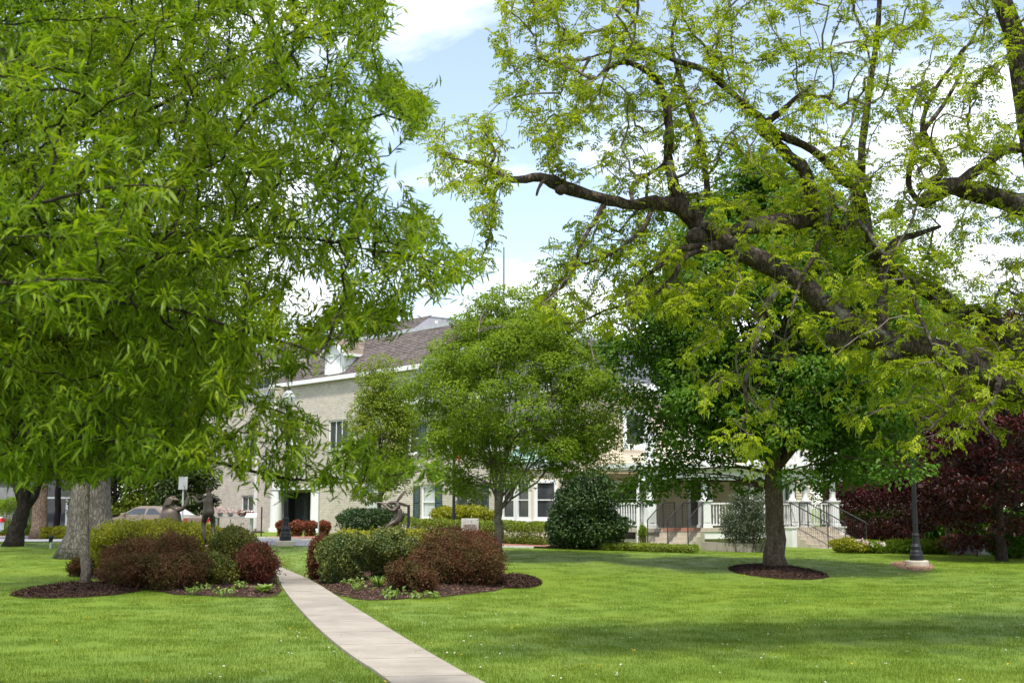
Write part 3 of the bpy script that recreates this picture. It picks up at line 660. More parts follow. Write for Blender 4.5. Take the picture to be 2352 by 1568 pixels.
# ================================================================== BUILDINGS
class Face:
    """a vertical wall line: s along it, z up, w outward"""
    def __init__(s, p0, d, flip=False):
        s.p = np.array(p0, float); s.d = np.array(d, float) / np.linalg.norm(d); n = np.array((s.d[1], -s.d[0]))
        s.n = -n if flip else n
    def pt(s, u, z, w=0.0):
        q = s.p + s.d * u + s.n * w; return (q[0], q[1], z)
    def slab(s, mb, u0, u1, z0, z1, w0, w1):
        return mb.hexa([s.pt(u0, z0, w1), s.pt(u1, z0, w1), s.pt(u1, z0, w0), s.pt(u0, z0, w0), s.pt(u0, z1, w1), s.pt(u1, z1, w1), s.pt(u1, z1, w0), s.pt(u0, z1, w0)])
    def wall(s, u0, u1, z0, z1, holes, thick=0.3, w=0.0):
        mb = MB(); us = sorted({u0, u1, *[a for h in holes for a in h[:2] if u0 < a < u1]}); zs = sorted({z0, z1, *[a for h in holes for a in h[2:4] if z0 < a < z1]})
        for i in range(len(us) - 1):
            for j in range(len(zs) - 1):
                cu, cz = (us[i] + us[i + 1]) / 2, (zs[j] + zs[j + 1]) / 2
                if any(h[0] < cu < h[1] and h[2] < cz < h[3] for h in holes): continue
                mb.add([s.pt(us[i], zs[j], w), s.pt(us[i + 1], zs[j], w), s.pt(us[i + 1], zs[j + 1], w), s.pt(us[i], zs[j + 1], w)], [(0, 1, 2, 3)])
        for h in holes:
            a, b, c, d = h[:4]; t = h[4] if len(h) > 4 else thick
            for q in (((a, c), (a, d)), ((b, d), (b, c)), ((a, d), (b, d)), ((b, c), (a, c))):
                (x0, y0), (x1, y1) = q; mb.add([s.pt(x0, y0, w), s.pt(x1, y1, w), s.pt(x1, y1, w - t), s.pt(x0, y0, w - t)], [(0, 1, 2, 3)])
        return mb
    def bricks(s, u0, u1, z0, z1, holes, bw, bh, gap=0.012, prd=0.012, rnd=random):
        mb = MB(); r = 0; z = z0
        while z + bh * 0.6 < z1:
            u = u0 - (bw / 2 if r % 2 else 0)
            ztop = min(z + bh - gap, z1)
            while u < u1:
                spans = [(max(u, u0), min(u + bw - gap, u1))]
                for h in holes:
                    if z < h[3] and ztop > h[2]:
                        ns = []
                        for a, b in spans:
                            if b <= h[0] or a >= h[1]: ns.append((a, b))
                            else:
                                if a < h[0]: ns.append((a, h[0]))
                                if b > h[1]: ns.append((h[1], b))
                        spans = ns
                for a, b in spans:
                    if b - a > 0.03:
                        w = prd * (0.7 + 0.6 * rnd.random()); k = len(mb.v)
                        mb.v += [s.pt(a, z, 0), s.pt(b, z, 0), s.pt(b, ztop, 0), s.pt(a, ztop, 0), s.pt(a, z, w), s.pt(b, z, w), s.pt(b, ztop, w), s.pt(a, ztop, w)]
                        mb.f += [(k + 4, k + 5, k + 6, k + 7), (k, k + 1, k + 5, k + 4), (k + 1, k + 2, k + 6, k + 5), (k + 2, k + 3, k + 7, k + 6), (k + 3, k, k + 4, k + 7)]
                u += bw
            z += bh; r += 1
        return mb
    def window(s, parent, u0, u1, z0, z1, cols=2, rows=1, glass=M_GLASS, fr=0.07, depth=0.10, sill=True, casing=0.0, name='window', mat=M_WHITE):
        mb = MB(); c = casing
        w1 = 0.03 if c else -depth + 0.05
        for a, b, e, f in ((u0 - c, u0 + fr, z0 - c, z1 + c), (u1 - fr, u1 + c, z0 - c, z1 + c), (u0 + fr, u1 - fr, z1 - fr, z1 + c), (u0 + fr, u1 - fr, z0 - c, z0 + fr)):
            s.slab(mb, a, b, e, f, -depth, w1)
        iw, ih = (u1 - u0 - 2 * fr), (z1 - z0 - 2 * fr); m = fr * 0.55
        for k in range(1, cols):
            x = u0 + fr + iw * k / cols; s.slab(mb, x - m / 2, x + m / 2, z0 + fr, z1 - fr, -depth, -depth + 0.04)
        for k in range(1, rows):
            y = z0 + fr + ih * k / rows; s.slab(mb, u0 + fr, u1 - fr, y - m / 2, y + m / 2, -depth - 0.002, -depth + 0.038)
        f = mb.build(name, mat, parent)
        for i in range(cols):
            for j in range(rows):
                a = u0 + fr + iw * i / cols; b = u0 + fr + iw * (i + 1) / cols; e = z0 + fr + ih * j / rows; g = z0 + fr + ih * (j + 1) / rows
                pm = MB(); s.slab(pm, a, b, e, g, -depth - 0.03, -depth - 0.012); pm.build('pane', glass[(i + j) % len(glass)] if isinstance(glass, (list, tuple)) else glass, f)
        if sill:
            sm = MB(); s.slab(sm, u0 - c - 0.06, u1 + c + 0.06, z0 - c - 0.07, z0 - c - 0.002, -0.05, 0.09); sm.build('sill', mat, f)
        return f
    def shutter(s, parent, u0, u1, z0, z1):
        mb = MB(); t = 0.05
        for a, b, e, f in ((u0, u0 + t, z0, z1), (u1 - t, u1, z0, z1), (u0 + t, u1 - t, z0, z0 + .08), (u0 + t, u1 - t, z1 - .08, z1), (u0 + t, u1 - t, (z0 + z1) / 2 - .04, (z0 + z1) / 2 + .04)):
            s.slab(mb, a, b, e, f, 0.014, 0.06)
        sh = mb.build('shutter', M_SHUT, parent); lm = MB(); z = z0 + 0.1
        while z < z1 - 0.1:
            lm.hexa([s.pt(u0 + t, z, .05), s.pt(u1 - t, z, .05), s.pt(u1 - t, z, .02), s.pt(u0 + t, z, .02), s.pt(u0 + t, z + .035, .035), s.pt(u1 - t, z + .035, .035), s.pt(u1 - t, z + .035, .016), s.pt(u0 + t, z + .035, .016)]); z += 0.06
        lm.build('louvre', M_SHUT, sh, kind='stuff')
def shingles(bl, br, tr, tl, rows, width, rnd=random, thick=0.03, lift=0.01):
    bl, br, tr, tl = (np.array(q, float) for q in (bl, br, tr, tl)); nrm = np.cross(br - bl, tl - bl); nrm /= np.linalg.norm(nrm); mb = MB()
    for r in range(rows):
        t0, t1 = r / rows, (r + 1.15) / rows
        a0, b0 = bl + (tl - bl) * t0, br + (tr - br) * t0; a1, b1 = bl + (tl - bl) * min(t1, 1), br + (tr - br) * min(t1, 1)
        n = max(1, int(np.linalg.norm(b0 - a0) / width)); off = 0.5 * (r % 2)
        for k in range(n + (r % 2)):
            u0, u1 = max(0, (k - off + 0.03) / n), min(1, (k - off + 0.97) / n)
            if u1 - u0 < 0.15 / n: continue
            th = thick * (0.7 + 0.6 * rnd.random()); lo = -0.12 / rows * rnd.random() * (tl - bl)
            q = [a0 + (b0 - a0) * u0 + lo, a0 + (b0 - a0) * u1 + lo, a1 + (b1 - a1) * u1, a1 + (b1 - a1) * u0]
            top = [q[0] + nrm * (lift + th), q[1] + nrm * (lift + th), q[2] + nrm * lift, q[3] + nrm * lift]
            m = len(mb.v); mb.v += [tuple(p) for p in top + [q[0], q[1]]]
            mb.f += [(m, m + 1, m + 2, m + 3), (m + 4, m + 5, m + 1, m), (m + 5, m + 2, m + 1), (m + 4, m, m + 3)]
    return mb

A_DIR = np.array((-0.669, 0.743)); B_DIR = np.array((0.906, 0.423))
# ---------------------------------------------------------------- brick wing
WC0 = np.array((-14.6, 78.0)); WD = np.array((0.659, -0.752))
wf = Face(WC0, WD)
wing = thing('brick_wing', 'cream brick wing with brown shingled mansard roof and white gabled dormer', 'building', (WC0[0], WC0[1], 0.2))
EAVE = 8.9
wh = [(5.96, 7.98, 4.9, 6.62), (1.87, 2.87, 5.3, 6.5), (0.35, 4.75, 0.1, 2.72), (9.6, 11.2, 4.9, 6.6), (9.8, 11.0, 1.3, 2.9)]
wf.wall(-0.0, 17.0, 0.0, EAVE, [(*h, 0.25) if i != 2 else (*h, 0.5) for i, h in enumerate(wh)]).build('wall', M_MORTAR, wing)
wf.bricks(0.0, 17.0, 0.0, EAVE - 0.02, [(h[0] - .0, h[1], h[2], h[3]) for h in wh], 0.31, 0.1035, 0.016, 0.016).build('brick', M_CREAM, wing, kind='stuff')
ef = Face(WC0, (WD[1], -WD[0]), flip=False)       # end wall going back
ef2 = Face(WC0 + np.array((-0.0, 0.0)), np.array((0.752, 0.659)), flip=True)
ef2.wall(0, 9, 0, EAVE, []).build('end_wall', M_CREAM, wing)
wf.window(wing, 5.96, 7.98, 4.9, 6.62, cols=3, rows=1, fr=0.09)
wf.window(wing, 1.87, 2.87, 5.3, 6.5, cols=2, rows=1, fr=0.08)
wf.window(wing, 9.6, 11.2, 4.9, 6.6, cols=2, rows=2)
wf.window(wing, 9.8, 11.0, 1.3, 2.9, cols=1, rows=2, glass=M_BLIND)
# recessed entrance
rec = MB(); RD = -1.35
for q in (((0.35, 0.1), (0.35, 2.72)), ((4.75, 2.72), (4.75, 0.1)), ((0.35, 2.72), (4.75, 2.72))):
    (x0, y0), (x1, y1) = q; rec.add([wf.pt(x0, y0, -0.5), wf.pt(x1, y1, -0.5), wf.pt(x1, y1, RD), wf.pt(x0, y0, RD)], [(0, 1, 2, 3)])
rec.add([wf.pt(0.35, 0.1, RD), wf.pt(4.75, 0.1, RD), wf.pt(4.75, 2.72, RD), wf.pt(0.35, 2.72, RD)], [(0, 1, 2, 3)])
rec.build('porch_recess', M_CREAM, wing)
door = MB(); wf.slab(door, 0.38, 2.0, 0.3, 2.5, RD + .01, RD + .12); wf.slab(door, 0.352, 0.40, 0.3, 2.5, RD + .13, -0.52); dr = door.build('door', M_DARK, wing)
for a_ in (0.46, 1.22):
    g = MB(); wf.slab(g, a_, a_ + 0.68, 0.45, 2.3, RD + .122, RD + .135); g.build('pane', M_GLASS, dr)
bx = MB(); wf.slab(bx, 2.5, 3.0, 0.5, 1.7, RD + .01, RD + .25); bx.build('notice_case', M_DARK, wing)
for s_ in (0.0, 4.56):
    cm = MB(); p = wf.pt(s_ + 0.15, 0, -0.1); cm.lathe((p[0], p[1], 0.05), [(0.46, 0), (0.46, 0.25), (0.38, 0.3), (0.36, 2.6), (0.42, 2.64), (0.42, 2.70)], 20); cm.build('column', M_WHITE, wing, smooth=False)
fb = MB(); wf.slab(fb, 0.0, 5.2, 2.66, 2.78, 0.02, 0.06); fb.build('lintel', M_WHITE, wing)
fl = MB(); wf.slab(fl, -0.04, 0.16, 2.8, EAVE - 0.1, 0.02, 0.10); fl.build('corner_board', M_WHITE, wing)
ea = MB(); wf.slab(ea, -0.35, 17.0, EAVE, EAVE + 0.24, -0.3, 0.32); gut = ea.build('gutter', M_WHITE, wing)
dn = MB(); p = wf.pt(1.0, EAVE - 0.55, 0.35); dn.box((p[0], p[1], p[2] + 0.1), (0.45, 0.45, 0.75), math.atan2(WD[1], WD[0])); dn.build('wall_lamp', M_STONE, wing)
TOPZ, SET = 11.5, 2.2
bl, br = wf.pt(-0.3, EAVE + 0.2, 0.25), wf.pt(17, EAVE + 0.2, 0.25); tl, tr = wf.pt(2.3, TOPZ, -SET), wf.pt(17, TOPZ, -SET)
base_r = MB().add([bl, br, tr, tl], [(0, 1, 2, 3)]); bk = wf.pt(-0.3, EAVE + 0.2, -9); tk = wf.pt(2.3, TOPZ, -7)
base_r.add([bk, bl, tl, tk], [(0, 1, 2, 3)]); base_r.add([tl, tr, wf.pt(17, TOPZ + .05, -9), wf.pt(2.3, TOPZ + .05, -9)], [(0, 1, 2, 3)])
roof = base_r.build('roof', M_SHING, wing)
shingles(bl, br, tr, tl, 21, 0.34).build('shingle', M_SHING, roof, kind='stuff')
shingles(bk, bl, tl, tk, 21, 0.34).build('shingle', M_SHING, roof, kind='stuff')
rb = MB(); wf.slab(rb, 2.2, 17, TOPZ - 0.02, TOPZ + 0.18, -SET - 0.25, -SET + 0.08); rb.build('ridge_cap', M_STEEL, roof)
# dormer
dm = MB(); u0, u1, zb, ze, zp = 5.5, 7.55, EAVE + 0.24, 10.55, 11.35; wd = 0.05
dm.add([wf.pt(u0, zb, wd), wf.pt(u1, zb, wd), wf.pt(u1, ze, wd), wf.pt((u0 + u1) / 2, zp, wd), wf.pt(u0, ze, wd)], [(0, 1, 2, 3, 4)])
for u in (u0, u1): dm.add([wf.pt(u, zb, wd), wf.pt(u, ze, wd), wf.pt(u, ze, -2.6), wf.pt(u, zb, -0.2)], [(0, 1, 2, 3)])
dorm = dm.build('dormer', M_WHITE, wing)
uc = (u0 + u1) / 2
for sg, ue in ((-1, u0 - 0.22), (1, u1 + 0.22)):
    e0, e1 = wf.pt(ue, ze - 0.15, wd + 0.25), wf.pt(ue, ze - 0.15, -2.4); r0, r1 = wf.pt(uc, zp + 0.06, wd + 0.25), wf.pt(uc, zp + 0.06, -3.0)
    rm = MB().add([e0, e1, r1, r0] if sg > 0 else [e1, e0, r0, r1], [(0, 1, 2, 3)])
    q = (e0, e1, r1, r0) if sg > 0 else (e1, e0, r0, r1)
    sub = shingles(q[0], q[1], q[2], q[3], 8, 0.3); sub.v += rm.v; k = len(sub.v) - 4; sub.f.append((k, k + 1, k + 2, k + 3)); sub.build('dormer_roof', M_SHING2, dorm)
    tm = MB(); tm.beam(wf.pt(ue, ze - 0.17, wd + 0.27), wf.pt(uc, zp + 0.04, wd + 0.27), 0.08, 0.2); tm.beam(wf.pt(ue, ze - 0.22, wd + 0.25), wf.pt(ue, ze - 0.22, -2.2), 0.08, 0.16); tm.build('bargeboard', M_WHITE, dorm)
dface = Face(WC0 + wf.n * (wd + 0.06), WD)
dface.window(dorm, u0 + 0.38, u1 - 0.38, zb + 0.14, ze - 0.12, cols=2, fr=0.09, depth=0.05, sill=False, glass=[M_GREYGLASS, M_GLASS], name='dormer_window')
# ---------------------------------------------------------------- older wing further left with ribbon windows
wf2 = Face(WC0 - WD * 17 - wf.n * 0.35, WD)
wing2 = thing('brick_wing', 'long cream brick wing at far left with ribbon windows under its roof', 'building', (*(WC0 - WD * 8), 0.2))
h2 = [(12.4, 13.9, 1.35, 2.35), (4.4, 6.0, 1.35, 2.35), (8.0, 9.6, 4.6, 6.2), (12.4, 13.9, 4.6, 6.2)]
wf2.wall(0, 17.0, 0, 8.6, [(*h, 0.2) for h in h2]).build('wall', M_MORTAR, wing2)
wf2.bricks(0, 17.0, 0, 8.6, h2, 0.31, 0.1035, 0.016, 0.016).build('brick', M_CREAM, wing2, kind='stuff')
for h in h2: wf2.window(wing2, *h, cols=2, fr=0.07)
rib = Face(WC0 - WD * 17 - wf.n * 3.0, WD)
rib.wall(6, 26, 8.6, 11.6, [(8, 22, 9.55, 10.5)]).build('upper_wall', M_STONE, wing2)
rib.window(wing2, 8, 22, 9.55, 10.5, cols=14, fr=0.06, sill=False, depth=0.15, name='ribbon_window')
fm = MB(); rib.slab(fm, 6, 26, 10.75, 11.05, 0.0, 0.7); fm.build('fascia', M_STONE, wing2)
rm = MB().add([rib.pt(6, 11.05, 0.7), rib.pt(26, 11.05, 0.7), rib.pt(26, 13.0, -2.2), rib.pt(6, 13.0, -2.2)], [(0, 1, 2, 3)]); r2 = rm.build('roof', M_SHING, wing2)
shingles(rib.pt(6, 11.05, 0.7), rib.pt(26, 11.05, 0.7), rib.pt(26, 13.0, -2.2), rib.pt(6, 13.0, -2.2), 18, 0.4).build('shingle', M_SHING, r2, kind='stuff')
rc = MB(); wf2.slab(rc, -0.2, 17.0, 8.6, 8.8, -2.9, 0.2); rc.build('flat_roof', M_STEEL, wing2)
dp = MB(); wf2.slab(dp, 14.3, 14.45, 0.3, 6.5, 0.03, 0.17); dp.build('downpipe', M_WHITE, wing2)
# rooftop plant screen and aerial
P_ = at(985, 745, 80); pent = thing('rooftop_enclosure', 'pale lavender metal plant screen standing on the roof', 'rooftop structure', (P_.x, P_.y, 11.6))
pf = Face((P_.x, P_.y), (-0.659, 0.752), flip=True); pf2 = Face((P_.x, P_.y), (0.80, 0.60))
z0, z1 = at(985, 762, 80).z, at(985, 727, 80).z
for f_, n_, ln in ((pf, 2, 2.3), (pf2, 3, 3.1)):
    for k in range(n_):
        m_ = MB(); f_.slab(m_, ln * k / n_ + 0.012, ln * (k + 1) / n_ - 0.012, z0, z1, -0.08, 0); pn = m_.build('panel', M_PENT, pent)
        if (k + n_) % 2 == 1:
            m_ = MB(); f_.slab(m_, ln * (k + .45) / n_, ln * (k + .45) / n_ + 0.2, z1 - 0.42, z1 - 0.22, 0.001, 0.03); m_.build('vent', M_WHITE, pn)
    m_ = MB(); f_.slab(m_, -0.03, ln + 0.03, z1, z1 + 0.05, -0.1, 0.03); m_.build('top_rail', M_STEEL, pent)
    for k in range(n_ + 1):
        m_ = MB(); f_.slab(m_, ln * k / n_ - 0.04, ln * k / n_ + 0.04, 11.5, z0, -0.09, -0.01); m_.build('post', M_DARK, pent)
ap = at(1157, 720, 62)
ant = thing('antenna', 'tall thin white whip aerial rising above the roof', 'antenna', (ap.x, ap.y, 8.2))
MB().tube([(ap.x, ap.y, 8.0), (ap.x, ap.y, 11.4), (ap.x, ap.y, at(1157, 568, 62).z)], [0.07, 0.06, 0.04], 8).build('mast', M_GREYWALL, ant)
dz = at(1145, 712, 62); MB().lathe((dz.x, dz.y, dz.z - 0.4), [(0.03, -2.0), (0.05, 0), (0.17, 0.1), (0.2, 0.4), (0.12, 0.62), (0.02, 0.7)], 12).build('radome', M_WHITE, ant, smooth=True)
# ---------------------------------------------------------------- main house
K = np.array((2.6, 48.6)); house = thing('manor_house', 'cream house with slate mansard roof, shuttered windows, bay and white porch', 'house', (K[0], K[1], 0.2))
COR, RT = 6.1, 8.15
fa = Face(K + A_DIR * 11.5, -A_DIR)      # u runs from far left to the corner
LA = 11.5
def ua(t): return LA - t
lowz, upz = (1.12, 2.56), (3.97, 5.35)
ha = [(ua(9.36) - .5, ua(9.36) + .5, *lowz), (ua(6.3) - .5, ua(6.3) + .5, *lowz), (ua(7.6) - .5, ua(7.6) + .5, *upz), (ua(4.9) - .5, ua(4.9) + .5, *upz), (ua(2.4) - .5, ua(2.4) + .5, *upz), (ua(10.4) - .4, ua(10.4) + .4, *upz)]
fa.wall(0, LA, 0, COR, [(*h, 0.2) for h in ha]).build('wall', M_MORTAR, house)
fa.bricks(0, LA, 0, COR, ha, 0.27, 0.09, 0.014, 0.014).build('brick', M_CREAM, house, kind='stuff')
for i, h in enumerate(ha):
    fa.window(house, *h, cols=1, rows=2, glass=M_BLIND if i in (0, 1) else M_GLASS, fr=0.08)
    fa.shutter(house, h[0] - 0.50, h[0] - 0.04, h[2], h[3]); fa.shutter(house, h[1] + 0.04, h[1] + 0.50, h[2], h[3])
fbk = Face(K, B_DIR); LB = 10.9
hb = [(4.95, 5.9, 0.85, 2.75), (8.4, 9.5, 1.2, 2.6), (1.6, 2.7, 1.3, 2.55), (2.0, 3.0, 4.0, 5.3), (5.2, 6.2, 4.0, 5.3), (8.6, 9.6, 4.0, 5.3)]
fbk.wall(0, LB, 0, COR, [(*h, 0.2) for h in hb]).build('wall', M_STONE, house)
z = 0.86; k = 0
while z < COR - 0.05:
    us = [0.0, LB]
    cut = sorted((h[0] - .1, h[1] + .1) for h in hb if z + .1 > h[2] - .08 and z < h[3] + .08); segs = []; a = 0.0
    for c0, c1 in cut: segs.append((a, c0)); a = c1
    segs.append((a, LB))
    for a, b in segs:
        if b - a < 0.05: continue
        mb = MB(); h_ = 0.118; mb.hexa([fbk.pt(a, z, .034), fbk.pt(b, z, .034), fbk.pt(b, z, 0.002), fbk.pt(a, z, 0.002), fbk.pt(a, z + h_, .012), fbk.pt(b, z + h_, .012), fbk.pt(b, z + h_, 0.002), fbk.pt(a, z + h_, 0.002)])
        mb.build('clapboard', M_CLAP, house)
    z += 0.112
for h in hb[1:]: fbk.window(house, *h, cols=1, rows=2, casing=0.09, depth=0.06)
for h in (hb[1],): fbk.shutter(house, h[0] - .62, h[0] - .14, h[2], h[3]); fbk.shutter(house, h[1] + .14, h[1] + .62, h[2], h[3])
dmb = MB(); fbk.slab(dmb, 4.97, 5.88, 0.86, 2.72, -0.12, -0.06); dd = dmb.build('door', M_DOOR, house)
for q in ((5.08, 5.38, 1.0, 1.6), (5.47, 5.77, 1.0, 1.6), (5.08, 5.38, 1.75, 2.55), (5.47, 5.77, 1.75, 2.55)):
    g = MB(); fbk.slab(g, *q, -0.058, -0.04); g.build('door_panel', M_DOOR, dd)
cs = MB()
for a, b, c, d in ((4.83, 4.96, .86, 2.86), (5.89, 6.02, .86, 2.86), (4.96, 5.89, 2.73, 2.86)): fbk.slab(cs, a, b, c, d, -0.1, 0.05)
cs.build('door_frame', M_WHITE, dd)
# cornice and mansard
cm = MB()
fa.slab(cm, -0.1, LA + 0.3, COR, COR + 0.3, -0.2, 0.42); fbk.slab(cm, 0.05, LB + .3, COR + 0.002, COR + 0.298, -0.2, 0.42); cor = cm.build('cornice', M_WHITE, house)
bkm = MB()
for k in range(20):
    fa.slab(bkm, 0.3 + k * 0.56, 0.42 + k * 0.56, COR - 0.28, COR - 0.004, 0.02, 0.32); fbk.slab(bkm, 0.3 + k * 0.62, 0.42 + k * 0.62, COR - 0.28, COR - 0.004, 0.04, 0.32)
bkm.build('bracket', M_WHITE, cor, kind='stuff')
ktop = K - fa.n * 0.7 - fbk.n * 0.7
def mans(face, L, back):
    b0, b1 = face.pt(0 if back else -0.0, COR + .3, 0.3), face.pt(L, COR + .3, 0.3)
    return b0, b1
c0 = K + (fa.n + fbk.n) * 0.2
A0, A1 = fa.pt(0, COR + .3, .3), (c0[0], c0[1], COR + .3); A3, A2 = fa.pt(0.8, RT, -.75), (ktop[0], ktop[1], RT)
B1_, B2_ = fbk.pt(LB + .3, COR + .3, .3), fbk.pt(LB - .8, RT, -.75)
rm = MB().add([A0, A1, A2, A3], [(0, 1, 2, 3)]); rm.add([A1, B1_, B2_, A2], [(0, 1, 2, 3)])
rm.add([A3, A2, B2_, (B2_[0] - 4, B2_[1] + 9, RT + .6), (A3[0] + 4, A3[1] + 6, RT + .6)], [(0, 1, 2, 3, 4)])
hr = rm.build('roof', M_SLATE, house)
shingles(A0, A1, A2, A3, 17, 0.3).build('slate', M_SLATE, hr, kind='stuff'); shingles(A1, B1_, B2_, A2, 17, 0.3).build('slate', M_SLATE, hr, kind='stuff')
MB().tube([A1, A2], 0.10, 8).build('hip_flashing', M_COPPER, hr)
hf = at(1375, 800, 52.2); MB().beam((hf.x, hf.y, hf.z - 0.35), (hf.x + .03, hf.y + 0.1, hf.z + 0.2), 0.13, 0.1).build('valley_flashing', M_COPPER, hr)
tr_ = MB().tube([A3, A2, B2_], 0.12, 6); tr_.build('roof_curb', M_SLATE, hr)
# bay window on the left-hand face
bay_c = K + A_DIR * 2.7; bn = fa.n; bd = -A_DIR; bz0, bz1 = 0.25, 3.35
pl = [bay_c - bd * 1.55, bay_c - bd * 0.95 + bn * 0.85, bay_c + bd * 0.95 + bn * 0.85, bay_c + bd * 1.55]
for i in range(3):
    f_ = Face(pl[i], pl[i + 1] - pl[i]); ln = np.linalg.norm(pl[i + 1] - pl[i])
    hs = [(0.12, ln - 0.12, 1.17, 2.62)] if i != 1 else [(0.14, 0.9, 1.17, 2.62), (ln - 0.9, ln - 0.14, 1.17, 2.62)]
    f_.wall(0, ln, bz0, bz1, [(*h, 0.15) for h in hs]).build('bay_wall', M_CLAP, house)
    for h in hs: f_.window(house, *h, cols=1, rows=2, casing=0.06, depth=0.05, glass=M_GLASS, name='bay_window')
    cmb_ = MB(); f_.slab(cmb_, -0.05, ln + .05, bz1 - 0.28, bz1, 0.0, 0.14 + 0.004 * i); cmb_.build('bay_cornice', M_WHITE, house)
pk = [q + bn * 0.2 + (q - bay_c) * 0.1 for q in pl]; tp = [bay_c - bd * 0.9, bay_c - bd * 0.6 + bn * 0.1, bay_c + bd * 0.6 + bn * 0.1, bay_c + bd * 0.9]
bm_ = MB()
for i in range(3): bm_.add([(*pk[i], bz1 + .01), (*pk[i + 1], bz1 + .01), (*tp[i + 1], bz1 + .62), (*tp[i], bz1 + .62)], [(0, 1, 2, 3)])
for i in range(1, 3): bm_.tube([(*pk[i], bz1 + .02), (*tp[i], bz1 + .64)], 0.04, 6)
bm_.build('bay_roof', M_COPPER, house)
# ---------------------------------------------------------------- porch
P1, PD = np.array((4.9, 46.0)), np.array((0.906, 0.423)); pf = Face(P1, PD); PL = 8.6; DK = 0.86
deck = MB(); pf.slab(deck, -0.3, PL + .1, DK - 0.14, DK, -3.0, 0.25); deck.build('porch_deck', M_STONE, house)
rim = MB(); pf.slab(rim, 2.05, 6.2, DK - 0.40, DK - 0.142, 0.02, 0.22); rim.build('deck_fascia', M_WHITE, house)
bs = MB(); pf.slab(bs, -0.2, PL - 2.3, -0.2, DK - 0.402, -2.9, 0.0); pf.slab(bs, -0.28, 0.45, -0.2, DK - 0.142, -0.4, 0.20); bs.build('porch_foundation', M_STONE, house)
ce = MB(); pf.slab(ce, -0.4, PL + .2, 2.98, 3.06, -3.2, 0.32); ce.build('porch_ceiling', M_WHITE, house)
fa_ = MB(); pf.slab(fa_, -0.35, PL + .15, 2.62, 2.978, -0.05, 0.16); pf.slab(fa_, -0.45, PL + .25, 3.062, 3.2, -3.2, 0.42); fa_.build('porch_entablature', M_WHITE, house)
cols_s = [0.1, 2.45, 4.52, 5.06, 6.44, 7.06, 8.38]
for s_ in cols_s:
    q = pf.pt(s_, 0, -0.02); a = math.atan2(PD[1], PD[0])
    pm = MB(); pm.box((q[0], q[1], DK + 0.48), (0.34, 0.34, 0.96), a); pm.box((q[0], q[1], DK + 0.985), (0.44, 0.44, 0.05), a); pm.box((q[0], q[1], DK + 0.06), (0.42, 0.42, 0.12), a)
    p_ = pm.build('pedestal', M_WHITE, house)
    pp = MB(); fq = Face((q[0], q[1]) - PD * 0.0, PD)
    fq.slab(pp, -0.11, 0.11, DK + 0.2, DK + 0.86, 0.171, 0.185); pp.build('pedestal_panel', M_WHITE, p_)
    cm = MB(); cm.lathe((q[0], q[1], DK + 1.01), [(0.15, 0), (0.15, 0.05), (0.118, 0.09), (0.118, 0.35), (0.098, 1.60), (0.13, 1.64), (0.15, 1.70), (0.15, 1.755)], 16); cm.build('column', M_WHITE, house, smooth=False)
def balustrade(face, u0, u1, z0, h, parent, step=0.125, w=0.0):
    m = MB(); face.slab(m, u0, u1, z0 + h - 0.06, z0 + h, w - 0.045, w + 0.045); face.slab(m, u0, u1, z0 + 0.08, z0 + 0.13, w - 0.035, w + 0.035); r = m.build('handrail', M_WHITE, parent)
    n = int((u1 - u0) / step); me = None
    for k in range(n):
        u = u0 + (k + 0.5) * (u1 - u0) / n; b = MB(); face.slab(b, u - 0.02, u + 0.02, z0 + 0.13, z0 + h - 0.06, w - 0.02, w + 0.02); b.build('baluster', M_WHITE, r)
for a, b in ((2.63, 4.34), (5.24, 6.26), (7.24, 8.2)): balustrade(pf, a, b, DK, 0.92, house)
pside = Face(P1 + PD * 0.1, -A_DIR * -1, flip=True); balustrade(pside, 0.2, 2.6, DK, 0.92, house)
balustrade(pf, -0.3, PL, 3.2, 0.95, house, step=0.2, w=0.1)
for s_ in (0.1, 2.45, 4.8, 6.75, 8.38):
    q = pf.pt(s_, 0, 0.1); m = MB(); m.box((q[0], q[1], 3.74), (0.24, 0.24, 1.08), math.atan2(PD[1], PD[0])); m.box((q[0], q[1], 4.3), (0.3, 0.3, 0.05), math.atan2(PD[1], PD[0])); m.build('balcony_post', M_WHITE, house)
dpp = at(1466, 1180, 45.6); m = MB(); m.tube([(dpp.x + 0.45, dpp.y + .3, 2.66), (dpp.x + 0.12, dpp.y, 2.55), (dpp.x, dpp.y, 2.4), (dpp.x, dpp.y, 0.2)], 0.055, 8); m.build('downpipe', M_WHITE, house)
